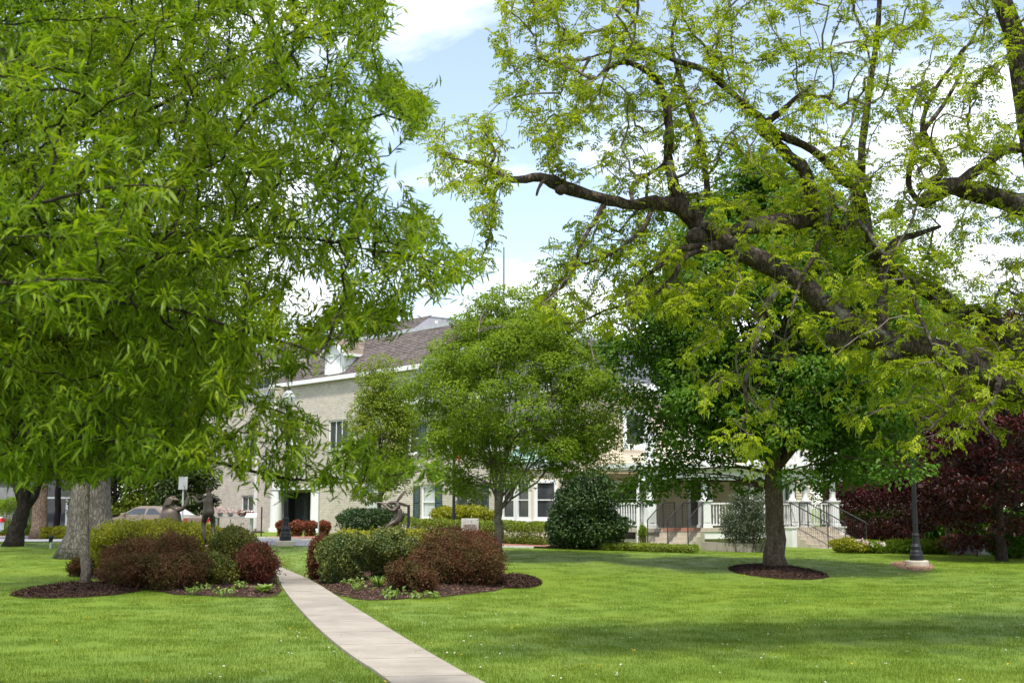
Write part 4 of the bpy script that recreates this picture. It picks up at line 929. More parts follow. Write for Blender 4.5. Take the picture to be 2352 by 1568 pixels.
# front steps, steel rails with mesh infill
def stairs(o, right, down, w, n, rise, run, ztop, mat, name='step'):
    o, right, down = (np.array(q, float) for q in (o, right, down))
    for k in range(n):
        m = MB(); q = [o + down * run * k, o + right * w + down * run * k, o + right * w + down * run * (k + 1), o + down * run * (k + 1)]
        z = ztop - rise * (k + 1); m.hexa([(p[0], p[1], -0.2) for p in q] + [(p[0], p[1], z) for p in q]); m.build(name, mat, house)
def steel_rail(p_top, p_edge, p_bot, z_top, z_bot, h=0.92, mesh=True):
    a, b, c = (np.array(q, float) for q in (p_top, p_edge, p_bot)); m = MB()
    A, B, C_ = (*a, z_top), (*b, z_top), (*c, z_bot); up = np.array((0, 0, h))
    T = [np.array(q) + up for q in (A, B, C_)]
    m.tube(T, 0.022, 6); m.tube([np.array(q) + np.array((0, 0, 0.1)) for q in (A, B, C_)], 0.014, 5)
    for q in (A, B, C_): m.tube([q, np.array(q) + up], 0.02, 6)
    r = m.build('stair_rail', M_BLACKRAIL, house)
    g = MB()
    for (p, q) in ((A, B), (B, C_)):
        p, q = np.array(p), np.array(q); n = max(2, int(np.linalg.norm(q - p) / 0.1))
        for k in range(1, n): x = p + (q - p) * k / n; g.tube([x + np.array((0, 0, .1)), x + up], 0.006, 4, cap=False)
        if mesh:
            for k in range(1, 8): g.tube([p + np.array((0, 0, .1 + .1 * k)), q + np.array((0, 0, .1 + .1 * k))], 0.005, 4, cap=False)
    g.build('rail_mesh', M_BLACKRAIL, r, kind='stuff')
so = np.array(pf.pt(0.5, 0, 0.26)[:2]); dn_ = np.array((-0.58, -0.815))
stairs(so, PD, dn_, 1.75, 4, 0.155, 0.32, DK, M_STONE)
for u in (0.52, 1.35, 2.2):
    e = np.array(pf.pt(u, 0, 0.2)[:2]); steel_rail(e - dn_ * 0.9, e, e + dn_ * 1.15, DK, DK - 0.62)
thr = MB(); pf.slab(thr, 0.46, 2.05, DK - 0.1, DK + 0.012, 0.2, 0.262); thr.build('step_nosing', M_PAVER, house)
sr = np.array(pf.pt(6.1, 0, 0.26)[:2]); dnr = np.array((0.423, -0.906))
stairs(sr, PD, dnr, 2.35, 5, 0.15, 0.3, DK, M_STONE)
for s_ in (5.98, 8.3):
    q = np.array(pf.pt(s_, 0, 0.45)[:2]); m = MB(); m.box((q[0], q[1], 0.42), (0.22, 0.44, 0.84), math.atan2(PD[1], PD[0])); m.box((q[0], q[1], 0.86), (0.28, 0.5, 0.05), math.atan2(PD[1], PD[0])); m.build('stair_newel', M_WHITE, house)
for u in (6.2, 7.0, 8.0):
    e = np.array(pf.pt(u, 0, 0.2)[:2]); steel_rail(e - np.array((0.9, 0.42)) * 0.4, e, e + np.array((0.62, -0.78)) * 1.7, DK, DK - 0.74, mesh=False)
rk = resample([tuple(gnd(1610, 1264))[:2], tuple(gnd(1700, 1268))[:2], tuple(gnd(1790, 1268))[:2]], 6)
rw = tag(MB().hexa([(rk[0][0], rk[0][1] + .5, -.2), (rk[0][0], rk[0][1] + .45, -.2), (rk[0][0] + .05, rk[0][1] + .45, -.2), (rk[0][0] + .05, rk[0][1] + .5, -.2), (rk[0][0], rk[0][1] + .5, 0), (rk[0][0], rk[0][1] + .45, 0), (rk[0][0] + .05, rk[0][1] + .45, 0), (rk[0][0] + .05, rk[0][1] + .5, 0)]).build('retaining_wall', M_CONC), 'low concrete retaining wall beside the porch steps', 'wall')
wallstrip(rk, 0.25, -0.2, 0.28, M_CONC, 'wall_block', rw)

# ================================================================== STREET FURNITURE
def lamp_post(base, label, h=4.55, foot=True, tilt=0.0):
    t = thing('lamp_post', label, 'lamp post', base, 'cast iron lamp posts on the lawn')
    b = Vector(base)
    MB().lathe(b, [(0.31, -0.15), (0.31, 0.13), (0.29, 0.16)], 20).build('footing', M_STONE, t)
    z = 0.165
    MB().lathe(b + Vector((0, 0, z)), [(0.18, 0), (0.185, 0.12), (0.165, 0.17), (0.16, 0.22), (0.135, 0.27), (0.14, 0.36), (0.10, 0.44), (0.092, 0.62), (0.10, 0.66), (0.08, 0.72)], 20).build('base', M_DARK, t)
    m = MB(); n = 16; prof = [(0.072, 0.72), (0.066, 1.6), (0.05, h - 0.75)]
    k = len(m.v)
    for r, zz in prof:
        for j in range(2 * n):
            q = math.pi * j / n; rr = r * (1.0 if j % 2 else 0.88); m.v.append((b.x + rr * math.cos(q), b.y + rr * math.sin(q), b.z + z + zz))
    for i in range(2):
        for j in range(2 * n): m.f.append((i * 2 * n + j, i * 2 * n + (j + 1) % (2 * n), (i + 1) * 2 * n + (j + 1) % (2 * n), (i + 1) * 2 * n + j))
    m.build('shaft', M_DARK, t)
    MB().lathe(b + Vector((0, 0, z + h - 0.75)), [(0.075, 0), (0.10, 0.04), (0.07, 0.1), (0.085, 0.2), (0.13, 0.28), (0.14, 0.33)], 16).build('collar', M_DARK, t)
    g = MB().lathe(b + Vector((0, 0, z + h - 0.42)), [(0.12, 0), (0.19, 0.08), (0.215, 0.2), (0.19, 0.32), (0.12, 0.42), (0.06, 0.48)], 20).build('globe', M_GLOBE, t, smooth=True)
    MB().lathe(b + Vector((0, 0, z + h + 0.06)), [(0.07, 0), (0.075, 0.03), (0.02, 0.08), (0.012, 0.16), (0.002, 0.18)], 10).build('finial', M_DARK, t)
    return t
lamp_post(gnd(655, 1253), 'black fluted lamp post by the driveway before the brick wing', 4.6)
lamp_post(gnd(2106, 1300), 'black fluted lamp post on worn soil before the dark red trees', 4.5)

def pole_sign(base, label, h, pole_r, panel=None, facing=0.0, name='sign_post', cat='sign', mat=M_STEEL):
    t = thing(name, label, cat, base); b = Vector(base)
    MB().tube([b + Vector((0, 0, -0.1)), b + Vector((0, 0, h))], pole_r, 8).build('pole', mat, t)
    if panel:
        w, hh, zc = panel; m = MB(); m.box(b + Vector((0, -0.06, zc)), (w, 0.02, hh), facing); m.build('panel', M_STEEL, t, bevel=0.004)
    return t
b = gnd(417, 1244); b = at(417, 1244, 47); b.z = float(H(b.x, b.y))
pole_sign(b, 'back of a plain pale sign on a steel post behind the hare statues', at(0, 1094, 47).z - b.z, 0.035, (0.33, 0.47, at(0, 1109, 47).z - b.z))
# no-parking sign
b = at(731, 1232, 52); b.z = float(H(b.x, b.y))
t = thing('parking_sign', 'round no parking sign on a thin steel post by the entrance', 'sign', b)
MB().tube([b + Vector((0, 0, -0.1)), b + Vector((0, 0, 2.6))], 0.03, 8).build('pole', M_STEEL, t)
zc = 2.35; pan = MB(); pan.box(b + Vector((0, -0.05, zc)), (0.36, 0.015, 0.5)); pan = pan.build('panel', M_WHITE, t)
ring = MB(); n = 24
for k in range(n):
    a0, a1 = 2 * math.pi * k / n, 2 * math.pi * (k + 1) / n; q = [(r * math.cos(a), r * math.sin(a)) for r, a in ((0.12, a0), (0.15, a0), (0.15, a1), (0.12, a1))]
    ring.add([b + Vector((x, -0.0612, zc + 0.05 + y)) for x, y in q], [(0, 1, 2, 3)])
ring.add([b + Vector((x, -0.0616, zc + 0.05 + y)) for x, y in ((-0.1, 0.085), (-0.085, 0.1), (0.1, -0.085), (0.085, -0.1))], [(3, 2, 1, 0)])
ring.build('red_ring', M_RED, pan)
lt = MB()
for x0, x1, y0, y1 in ((-0.05, -0.02, -0.08, 0.08), (-0.02, 0.03, 0.05, 0.08), (-0.02, 0.03, -0.015, 0.015), (0.03, 0.055, -0.0, 0.07)):
    lt.add([b + Vector((x, -0.0608, zc + 0.05 + y)) for x, y in ((x0, y0), (x1, y0), (x1, y1), (x0, y1))], [(0, 1, 2, 3)])
lt.build('letter', M_DARK, pan)
# flag poles
def flag_pole(px, pyb, Y, label, ztop, fpx):
    b = at(px, pyb, Y); b.z = float(H(b.x, b.y)); t = thing('flag_pole', label, 'flag pole', b)
    MB().tube([b + Vector((0, 0, -0.1)), b + Vector((0, 0, ztop))], [0.06, 0.045], 10).build('pole', M_DARK, t)
    m = MB(); n = 8; zt = ztop - 0.25
    for k in range(n + 1):
        x = 0.05 + 0.022 * k; w = 0.05 * math.sin(k * 1.7)
        m.v += [(b.x + x, b.y + w, b.z + zt - 0.05 * k), (b.x + x * 0.8, b.y + w * 0.7 + .02, b.z + zt - 0.5 - 0.05 * k)]
    m.f = [(2 * k, 2 * k + 1, 2 * k + 3, 2 * k + 2) for k in range(n)]
    f = m.build('flag', M_RED, t, smooth=True)
    w = MB()
    for q in (4,): w.add([tuple(np.array(m.v[2 * q]) + (0, -.004, 0)), tuple(np.array(m.v[2 * q + 1]) + (0, -.004, 0)), tuple(np.array(m.v[2 * q + 3]) + (0, -.004, 0)), tuple(np.array(m.v[2 * q + 2]) + (0, -.004, 0))], [(0, 1, 2, 3)])
    w.build('white_stripe', M_WHITE, f)
    return t
flag_pole(1042, 1222, 43.5, 'dark flag pole with limp red flag left of the vase shaped tree', 3.7, 0)
flag_pole(1139, 1222, 44.5, 'flag pole with limp red flag half hidden behind the vase shaped tree', 4.6, 0)
b = at(938, 1220, 43); b.z = float(H(b.x, b.y)); pole_sign(b, 'short grey steel bollard post behind the flute playing hare', 1.25, 0.05, None, name='bollard', cat='bollard', mat=M_DARK)
# stone marker
b = at(1079, 1238, 41.5); b.z = float(H(b.x, b.y)); t = thing('stone_marker', 'upright grey granite marker with a bronze plaque behind the right shrubs', 'monument', b)
wst = 40 / 2900 * 41.5; hst = at(0, 1190, 41.5).z - b.z
MB().box((b.x, b.y, b.z + hst / 2), (wst, 0.22, hst), 0.12, 0.96).build('block', M_GRANITE, t, bevel=0.015)
m = MB(); m.box((b.x + 0.012, b.y - 0.125, b.z + hst * 0.66), (wst * 0.78, 0.03, hst * 0.26), 0.12); pq = m.build('plaque', M_PLAQUE, t)
m = MB(); rnd = random.Random(2)
for r in range(4):
    x = -wst * 0.3
    while x < wst * 0.27:
        wl_ = rnd.uniform(0.02, 0.06); m.box((b.x + 0.014 + x + wl_ / 2, b.y - 0.143 + 0.12 * x, b.z + hst * 0.745 - r * hst * 0.055), (wl_, 0.006, 0.013), 0.12); x += wl_ + 0.015
m.build('inscription', M_BRONZE, pq, kind='stuff')
# lawn spotlight
b = gnd(116, 1259); t = thing('spotlight', 'small grey garden spotlight standing in the lawn', 'garden light', b)
MB().tube([b + Vector((0, 0, -.05)), b + Vector((0, 0, .2))], 0.035, 8).build('stake', M_STEEL, t)
MB().tube([b + Vector((-.02, .02, .16)), b + Vector((.0, 0.0, .30)), b + Vector((.03, -.02, .36))], [0.05, 0.065, 0.07], 10).build('lamp_head', M_DARK, t)
# things before the wing: planter table, info panel, door case
tb = at(538, 1190, 68); tb.z = float(H(tb.x, tb.y)); t = thing('planter_table', 'grey wooden table with flower pots in front of the far brick wing', 'table', tb)
m = MB(); m.box((tb.x, tb.y, tb.z + 0.95), (2.0, 0.6, 0.06)); m.build('tabletop', M_STEEL, t)
for sx in (-.9, .9):
    for sy in (-.22, .22): MB().box((tb.x + sx, tb.y + sy, tb.z + 0.46), (0.12, 0.12, 0.92)).build('leg', M_STEEL, t)
for k, dx_ in enumerate((-.75, -.2, .4, .8)):
    q = thing('flower_pot', ('grey pot with pink flowers at the left end of the far table', 'grey pot of pink flowers second from left on the far table', 'low pot of red flowers third from left on the far table', 'low pot of red flowers at the right end of the far table')[k], 'flower pot', (tb.x + dx_, tb.y, tb.z + 0.98), 'flower pots on the table')
    MB().lathe((tb.x + dx_, tb.y, tb.z + .98), [(0.1, 0), (0.15, 0.2), (0.16, 0.2)], 12).build('pot', M_GREYWALL, q)
    cc = np.array([(tb.x + dx_, tb.y, tb.z + 1.35 - 0.08 * k)]); foliage('flowers', q, clump_leaves(cc, np.array([0.25]), 160, 0.09, 0.05, np.random.default_rng(k)), L_PINK if k < 2 else L_ORANGE)
ib = at(577, 1195, 64); ib.z = float(H(ib.x, ib.y)); t = thing('information_panel', 'tilted white information panel on a post by the portico', 'sign', ib)
MB().tube([ib + Vector((0, 0, -.1)), ib + Vector((0, 0, 0.95))], 0.05, 8).build('post', M_STEEL, t)
m = MB(); m.hexa([ib + Vector(q) for q in ((-.27, -.2, .92), (.27, -.2, .92), (.27, .18, 1.13), (-.27, .18, 1.13), (-.27, -.21, .95), (.27, -.21, .95), (.27, .17, 1.16), (-.27, .17, 1.16))]); m.build('panel', M_WHITE, t)
for px, yb, lab in ((600, 1240, 'slim dark lamp stake left of the white column'),):
    b = at(px, 1222, 58); b.z = float(H(b.x, b.y)); pole_sign(b, lab, 1.5, 0.03, None, name='stake', cat='post', mat=M_DARK)

# ---------------------------------------------------------------- cars
def car(loc, rotz, paint, label, suv=False):
    t = thing('parked_car', label, 'car', loc, 'cars parked beyond the lawn', rotz)
    W, L_ = 0.9, 2.3
    zr = 1.75 if suv else 1.45
    prof = [(-L_, 0.45), (-L_ + .02, 0.72), (-L_ + .12, 0.98), (-1.55, 1.05), (-0.95 if not suv else -1.9, 1.08), (0.95, 1.02), (1.75, 0.92), (2.2, 0.78), (2.32, 0.6), (2.3, 0.4), (1.9, 0.28), (-2.0, 0.28)]
    def ring(p, y, inset): return [(x * (1 - inset * 0.02), y, z - inset * 0.0) for x, z in p]
    m = MB(); ys = [(-W, 0.96), (-W + .06, 1.0), (W - .06, 1.0), (W, 0.96)]; n = len(prof)
    for y, s in ys: m.v += [(x * s, y, 0.6 + (z - 0.6) * s) for x, z in prof]
    for i in range(3):
        for j in range(n): m.f.append((i * n + j, i * n + (j + 1) % n, (i + 1) * n + (j + 1) % n, (i + 1) * n + j))
    m.f += [tuple(range(n)), tuple(3 * n + j for j in reversed(range(n)))]
    body = m.build('body', paint, t, local=True, bevel=0.03)
    # greenhouse
    if suv: gl = [(-2.1, 1.06), (-1.9, zr - .08), (-1.5, zr), (0.1, zr), (0.45, zr - .06), (1.15, 1.03)]
    else: gl = [(-1.6, 1.05), (-0.95, zr - .06), (-0.6, zr), (0.1, zr), (0.4, zr - .06), (1.15, 1.02)]
    m = MB(); n = len(gl)
    for y, up in ((-W + .04, -W + .2), (W - .04, W - .2)): m.v += [(x, y + (up - y) * (z - 1.03) / (zr - 1.03), z) for x, z in gl]
    for j in range(n - 1): m.f.append((j, j + 1, n + j + 1, n + j))
    m.f += [tuple(reversed(range(n))), tuple(range(n, 2 * n))]
    cab = m.build('cabin', paint, t, local=True, bevel=0.02)
    def yy(z): return (W - .04) - 0.16 * (z - 1.03) / (zr - 1.03) + 0.006
    for sg in (-1, 1):
        xs = (gl[0][0] + .38, -0.35, 0.0, 0.92); zt = zr - 0.1
        for a, b, c, d in (((xs[0]), xs[1], -0.42, -0.75 if not suv else -1.75), (-0.27, 0.86, 0.36, -0.27)):
            q = [(a, 1.1), (b, 1.1), (c, zt), (d, zt)]; m = MB(); pts = [(x, sg * yy(z), z) for x, z in q]; m.add(pts if sg < 0 else pts[::-1], [(0, 1, 2, 3)]); m.build('side_window', M_GLASS, t, local=True)
        wm = MB(); wm.box((0.75, sg * (W + .1), 1.1), (0.18, 0.16, 0.13)); wm.build('wing_mirror', paint, t, local=True, bevel=0.03)
        for wx in (-1.4, 1.4):
            tm = MB(); tm.tube([(wx, sg * (W - .2), 0.32), (wx, sg * (W + .01), 0.32)], 0.32, 20); ty = tm.build('wheel', M_TYRE, t, local=True, bevel=0.02)
            rm_ = MB(); rm_.tube([(wx, sg * (W + .008), 0.32), (wx, sg * (W + .02), 0.32)], 0.2, 12); rm_.build('rim', M_STEEL, ty, local=True)
        tl_ = MB(); tl_.box((-L_ - .0, sg * 0.68, 0.85), (0.08, 0.3, 0.16)); tl_.build('tail_light', M_RED, t, local=True)
        hl = MB(); hl.box((2.2, sg * 0.66, 0.68), (0.14, 0.3, 0.13)); hl.build('headlight', M_GLOBE, t, local=True)
    for (x0, z0), (x1, z1), nm in ((gl[0], gl[1], 'rear_window'), (gl[5], gl[4], 'windscreen')):
        m = MB(); a, b = (x0 * .93 + x1 * .07, z0 * .93 + z1 * .07), (x0 * .1 + x1 * .9, z0 * .1 + z1 * .9); o_ = -0.012 if nm == 'rear_window' else 0.012
        pts = [(a[0] + o_, -W + .16, a[1]), (a[0] + o_, W - .16, a[1]), (b[0] + o_, W - .27, b[1]), (b[0] + o_, -W + .27, b[1])]
        m.add(pts if nm == 'windscreen' else pts[::-1], [(0, 1, 2, 3)]); m.build(nm, M_BLIND if nm == 'rear_window' else M_GLASS, t, local=True)
    pb_ = MB(); pb_.box((-L_ - .02, 0, 0.62), (0.03, 0.5, 0.13)); pb_.build('number_plate', M_WHITE, t, local=True)
    return t
b = at(352, 1215, 54); b.z = float(H(b.x, b.y)); car(b, math.radians(152), M_TAN, 'tan saloon car parked behind the left shrubs')
b = at(-132, 1215, 54); b.z = float(H(b.x, b.y)); car(b, math.radians(172), M_WCAR, 'white car cut off by the left edge of the view', True)

# ================================================================== HARE STATUES
def skin_figure(name, verts, edges, radii, mat, parent, root=0, sub=2):
    bm = bmesh.new(); lay = bm.verts.layers.skin.verify(); vs_ = []
    o = np.array(root_loc(parent))
    for v, r in zip(verts, radii):
        r *= 1.13
        b = bm.verts.new(tuple(np.array(v) - o)); b[lay].radius = (r, r) if not isinstance(r, tuple) else r; vs_.append(b)
    for a, b in edges: bm.edges.new((vs_[a], vs_[b]))
    vs_[root][lay].use_root = True
    me = bpy.data.meshes.new(name); bm.to_mesh(me); bm.free()
    ob = link_mesh(name, me, mat, parent)
    ob.modifiers.new('skin', 'SKIN').use_smooth_shade = True
    ss = ob.modifiers.new('subd', 'SUBSURF'); ss.levels = ss.render_levels = sub
    return ob
class Fig:
    def __init__(s): s.v = []; s.e = []; s.r = []
    def p(s, co, r, parent=None):
        s.v.append(co); s.r.append(r); i = len(s.v) - 1
        if parent is not None: s.e.append((parent, i))
        return i
    def chain(s, start, pts):
        for co, r in pts: start = s.p(co, r, start)
        return start
def ear(parent, base, tip, w, name='ear'):
    m = MB(); b, t = Vector(base), Vector(tip); mid = (b + t) * 0.5 + Vector((0, 0.0, 0.01)); d = (t - b).normalized()
    sd = d.cross(Vector((0.2, 1, 0.1))).normalized(); nn_ = sd.cross(d)
    n = 9
    for i in range(n):
        s = i / (n - 1); c = b.lerp(t, s); ww = w * (math.sin(math.pi * min(1, 0.12 + s * 0.88)) ** 0.7 + 0.08)
        for j in range(8):
            a = 2 * math.pi * j / 8; m.v.append(tuple(c + sd * ww * math.cos(a) + nn_ * (ww * 0.32 * math.sin(a) - 0.3 * ww * math.cos(a) ** 2)))
    for i in range(n - 1):
        for j in range(8): m.f.append((i * 8 + j, i * 8 + (j + 1) % 8, (i + 1) * 8 + (j + 1) % 8, (i + 1) * 8 + j))
    m.f += [tuple(reversed(range(8))), tuple((n - 1) * 8 + j for j in range(8))]
    return m.build(name, M_BRONZE, parent, smooth=True)
# fiddler, seen from behind
Y1 = 26.8
def q1(px, py, dy=0.0): p = at(px, py, Y1 + dy); return (p.x, p.y, p.z)
pl_t = at(487, 1248, Y1); gz = float(H(pl_t.x, Y1))
st = thing('hare_statue', 'bronze standing hare playing a fiddle on a pink stone plinth', 'statue', (pl_t.x, Y1, gz))
MB().box((pl_t.x, Y1, (pl_t.z + gz) / 2 - 0.01), (0.26, 0.26, pl_t.z - gz - 0.02), 0.1).build('plinth', M_PLINTH, st, bevel=0.01)
MB().lathe((pl_t.x, Y1, pl_t.z - 0.022), [(0.11, 0), (0.115, 0.03), (0.09, 0.045)], 14).build('foot_plate', M_BRONZE, st)
f = Fig(); pel = f.p(q1(480, 1177), 0.098)
chest = f.chain(pel, [(q1(479, 1168), 0.105), (q1(479, 1157), 0.10), (q1(479, 1149), 0.078)])
nk = f.p(q1(480, 1142.5, -0.02), 0.045, chest); hd = f.chain(nk, [(q1(481, 1136, -0.01), 0.058), (q1(479, 1132, 0.05), 0.05), (q1(477, 1134.5, 0.13), 0.03)])
l = f.chain(pel, [(q1(472, 1184), 0.068), (q1(468, 1198, 0.06), 0.052), (q1(467, 1210, 0.03), 0.038), (q1(468.5, 1226, -0.04), 0.030), (q1(471, 1238, -0.06), 0.024), (q1(473, 1243, -0.02), 0.024), (q1(472, 1245, 0.08), 0.018)])
r = f.chain(pel, [(q1(487, 1184), 0.068), (q1(489, 1199, 0.08), 0.052), (q1(490, 1211, 0.06), 0.038), (q1(489, 1226, -0.02), 0.030), (q1(487, 1240, -0.03), 0.024), (q1(487, 1245.5, 0.0), 0.026), (q1(488, 1247, 0.12), 0.018)])
la = f.chain(chest, [(q1(470, 1149), 0.048), (q1(460, 1154, 0.05), 0.036), (q1(453, 1151, 0.12), 0.030), (q1(447, 1143, 0.18), 0.024), (q1(442, 1139, 0.2), 0.022), (q1(437.5, 1140, 0.2), 0.019)])
ra = f.chain(chest, [(q1(489, 1149), 0.046), (q1(498, 1149, 0.0), 0.036), (q1(503, 1146, 0.06), 0.03), (q1(494, 1143, 0.2), 0.026), (q1(484, 1140, 0.25), 0.022)])
f.p(q1(480, 1183, -0.11), 0.035, pel)
skin_figure('figure', f.v, f.e, f.r, M_BRONZE, st)
ear(st, q1(477, 1130), q1(476, 1117), 0.03); ear(st, q1(483, 1130), q1(487, 1118, -0.05), 0.03)
fd = MB(); a, b2 = Vector(q1(474, 1141.5, 0.2)), Vector(q1(456, 1142, 0.2))
for s0, s1, w in ((0, 0.42, 0.055), (0.34, 0.62, 0.04), (0.55, 1.0, 0.05)): 
    c = a.lerp(b2, (s0 + s1) / 2); n = 12; k = len(fd.v); hl = (b2 - a).length * (s1 - s0) / 2; d = (b2 - a).normalized(); u = Vector((0, 0.25, 1)).normalized(); w_ = d.cross(u)
    for dz_ in (-0.016 + s0 * .002, 0.016 - s0 * .002):
        for j in range(n): q = 2 * math.pi * j / n; fd.v.append(tuple(c + d * hl * math.cos(q) + w_ * w * math.sin(q) + u * dz_))
    fd.f += [tuple(k + j for j in reversed(range(n))), tuple(k + n + j for j in range(n))] + [(k + j, k + (j + 1) % n, k + n + (j + 1) % n, k + n + j) for j in range(n)]
fo = fd.build('fiddle', M_BRONZE, st); MB().beam(b2, Vector(q1(440, 1140.5, 0.2)), 0.02, 0.015).build('fiddle_neck', M_BRONZE, fo)
MB().tube([q1(486, 1139, 0.23), q1(462, 1136.5, 0.16), q1(438, 1131, 0.1)], 0.006, 5).build('bow', M_BRONZE, st)
# cloaked hare behind, raising a stick
Y2 = 29.3
def q2(px, py, dy=0.0): p = at(px, py, Y2 + dy); return (p.x, p.y, p.z)
b = at(390, 1235, Y2); gz = float(H(b.x, Y2)); st = thing('hare_statue', 'bronze drooping eared hare in a cloak raising a thin stick behind the shrub', 'statue', (b.x, Y2, gz))
m = MB(); n = 18
for z_, rx, ry, px, fl_ in ((1245, .33, .26, 391, .05), (1215, .29, .23, 391, .05), (1195, .255, .2, 391, .03), (1180, .235, .18, 391, .02), (1172, .20, .16, 392, .02), (1166, .12, .10, 394, .0), (1163, .06, .05, 395, 0)):
    c = q2(px, z_)
    for j in range(n): a = 2 * math.pi * j / n; k_ = 1 + fl_ * math.sin(a * 6); m.v.append((c[0] + rx * math.cos(a) * k_, c[1] + ry * math.sin(a) * k_, c[2]))
for i in range(6):
    for j in range(n): m.f.append((i * n + j, i * n + (j + 1) % n, (i + 1) * n + (j + 1) % n, (i + 1) * n + j))
m.f.append(tuple(6 * n + j for j in range(n))); m.build('cloak', M_BRONZE, st, smooth=True)
f = Fig(); ch = f.p(q2(393, 1170), 0.10); nk = f.p(q2(392, 1160), 0.055, ch); f.chain(nk, [(q2(392, 1150), 0.075), (q2(398, 1147), 0.062), (q2(406, 1147, -.02), 0.038), (q2(411, 1149, -.03), 0.022)])
f.chain(ch, [(q2(408, 1171, -.04), 0.06), (q2(420, 1167, -.08), 0.048), (q2(429, 1158, -.1), 0.040), (q2(432, 1148, -.1), 0.036), (q2(433, 1141, -.1), 0.036), (q2(431, 1137, -.1), 0.022)])
skin_figure('figure', f.v, f.e, f.r, M_BRONZE, st)
ear(st, q2(396, 1142, -.05), q2(373, 1172, -.08), 0.07); ear(st, q2(404, 1141, .05), q2(379, 1150, .1), 0.055)
MB().tube([q2(434, 1148, -.12), q2(429, 1132, -.12), q2(422, 1114, -.12)], [0.014, 0.012, 0.008], 6).build('stick', M_BRONZE, st)
# flute player on one leg
Y3 = 27.7
def q3(px, py, dy=0.0): p = at(px, py, Y3 + dy); return (p.x, p.y, p.z)
b = at(902, 1240, Y3); gz = float(H(b.x, Y3)); st = thing('hare_statue', 'bronze hare dancing on one leg and playing a flute above the right shrubs', 'statue', (b.x, Y3, gz))
t3 = at(901, 1221, Y3); MB().box((t3.x, Y3, (t3.z + gz) / 2), (0.24, 0.24, t3.z - gz), 0.1).build('plinth', M_PLINTH, st, bevel=0.01)
f = Fig(); pel = f.p(q3(911, 1196), 0.082)
ch = f.chain(pel, [(q3(916, 1189), 0.085), (q3(917, 1178), 0.080), (q3(914, 1167), 0.07), (q3(912, 1161), 0.05)])
f.chain(ch, [(q3(911, 1155), 0.055), (q3(905, 1153, -.02), 0.048), (q3(896, 1154.5, -.03), 0.030), (q3(890, 1155.5, -.03), 0.018)])
f.chain(pel, [(q3(905, 1199, -.05), 0.06), (q3(898, 1202, -.1), 0.046), (q3(894, 1206, -.12), 0.036), (q3(886, 1214, -.12), 0.028), (q3(882, 1216, -.12), 0.026), (q3(872, 1210, -.12), 0.024), (q3(867, 1207.5, -.12), 0.015)])
f.chain(pel, [(q3(903, 1202, .06), 0.06), (q3(897, 1207, .06), 0.045), (q3(898, 1213, .05), 0.036), (q3(901, 1220, .03), 0.03), (q3(893, 1222, .0), 0.02)])
f.chain(pel, [(q3(920, 1202, .03), 0.03), (q3(923, 1204, .03), 0.03)])
f.chain(ch, [(q3(909, 1168, -.1), 0.042), (q3(902, 1173, -.16), 0.034), (q3(897, 1171, -.17), 0.03), (q3(890, 1165, -.15), 0.026), (q3(881, 1158, -.1), 0.024), (q3(876, 1155.5, -.06), 0.02)])
f.chain(ch, [(q3(911, 1167, .09), 0.042), (q3(904, 1172, .14), 0.033), (q3(899, 1169, .13), 0.028), (q3(892, 1162, .06), 0.024), (q3(887, 1157.5, .0), 0.02)])
skin_figure('figure', f.v, f.e, f.r, M_BRONZE, st)
ear(st, q3(912, 1152), q3(932, 1124), 0.032); ear(st, q3(914, 1154, .03), q3(940, 1162, .02), 0.034)
MB().tube([q3(893, 1155.5, -.04), q3(865, 1153.5, -.05)], 0.014, 8).build('flute', M_BRONZE, st)

# ================================================================== SHRUBS AND SMALL PLANTS
def sh(name, label, px, py_base, Y, lobes_px, mat, seed, n, L=0.045, W=0.026, cat='shrub', group=None, spiky=0.0):
    """lobes_px: (px, py, rx_px, ry_px, depth radius) at distance Y"""
    if group == G: Y *= 1.146; lobes_px = [(a, b_, c_, d_, e_ * 1.1) for a, b_, c_, d_, e_ in lobes_px]; n = int(n * 1.25)
    c = at(px, py_base, Y); c.z = float(H(c.x, c.y)); lb = []
    for x, y, rx, ry, rd in lobes_px:
        q = at(x, y, Y); lb.append((q.x - c.x, 0.0, q.z - c.z, rx * Y / F, rd, ry * Y / F))
    return shrub(name, label, c, lb, mat, seed, n, L, W, cat, group, spiky=spiky)
G = 'shrubs massed in the beds beside the path'
# left bed, back to front
sh('privet_shrub', 'large chartreuse shrub behind the barberries at the left of the path', 330, 1300, 24.6, [(300, 1238, 98, 48, 1.2), (370, 1229, 92, 38, 1.1), (445, 1238, 74, 38, 1.0), (520, 1246, 55, 32, .9), (258, 1258, 56, 50, .9)], L_CHART, 21, 24000, 0.05, 0.03, group=G)
sh('boxwood_shrub', 'olive shrub to the right of the fiddling hare plinth', 540, 1310, 23.4, [(540, 1255, 56, 46, .8), (515, 1285, 45, 40, .7)], L_OLIVE, 22, 13000, 0.045, 0.026, group=G)
sh('barberry_shrub', 'tall dark barberry with olive green lower leaves in front of the chartreuse shrub', 350, 1330, 22.6, [(345, 1279, 82, 48, .9), (300, 1290, 60, 46, .8), (402, 1268, 48, 44, .8)], L_BARB, 23, 22000, 0.035, 0.02, group=G, spiky=.25)
sh('barberry_shrub', 'low dark red barberry at the front left corner of the left bed', 290, 1352, 21.3, [(285, 1310, 52, 36, .6), (325, 1305, 40, 36, .5)], L_BARB, 24, 10000, 0.035, 0.02, group=G, spiky=.25)
sh('barberry_shrub', 'low reddish barberry at the front middle of the left bed', 420, 1360, 21.1, [(400, 1310, 48, 40, .6), (440, 1305, 38, 40, .5), (375, 1325, 35, 26, .4)], L_BARB, 25, 11000, 0.035, 0.02, group=G, spiky=.25)
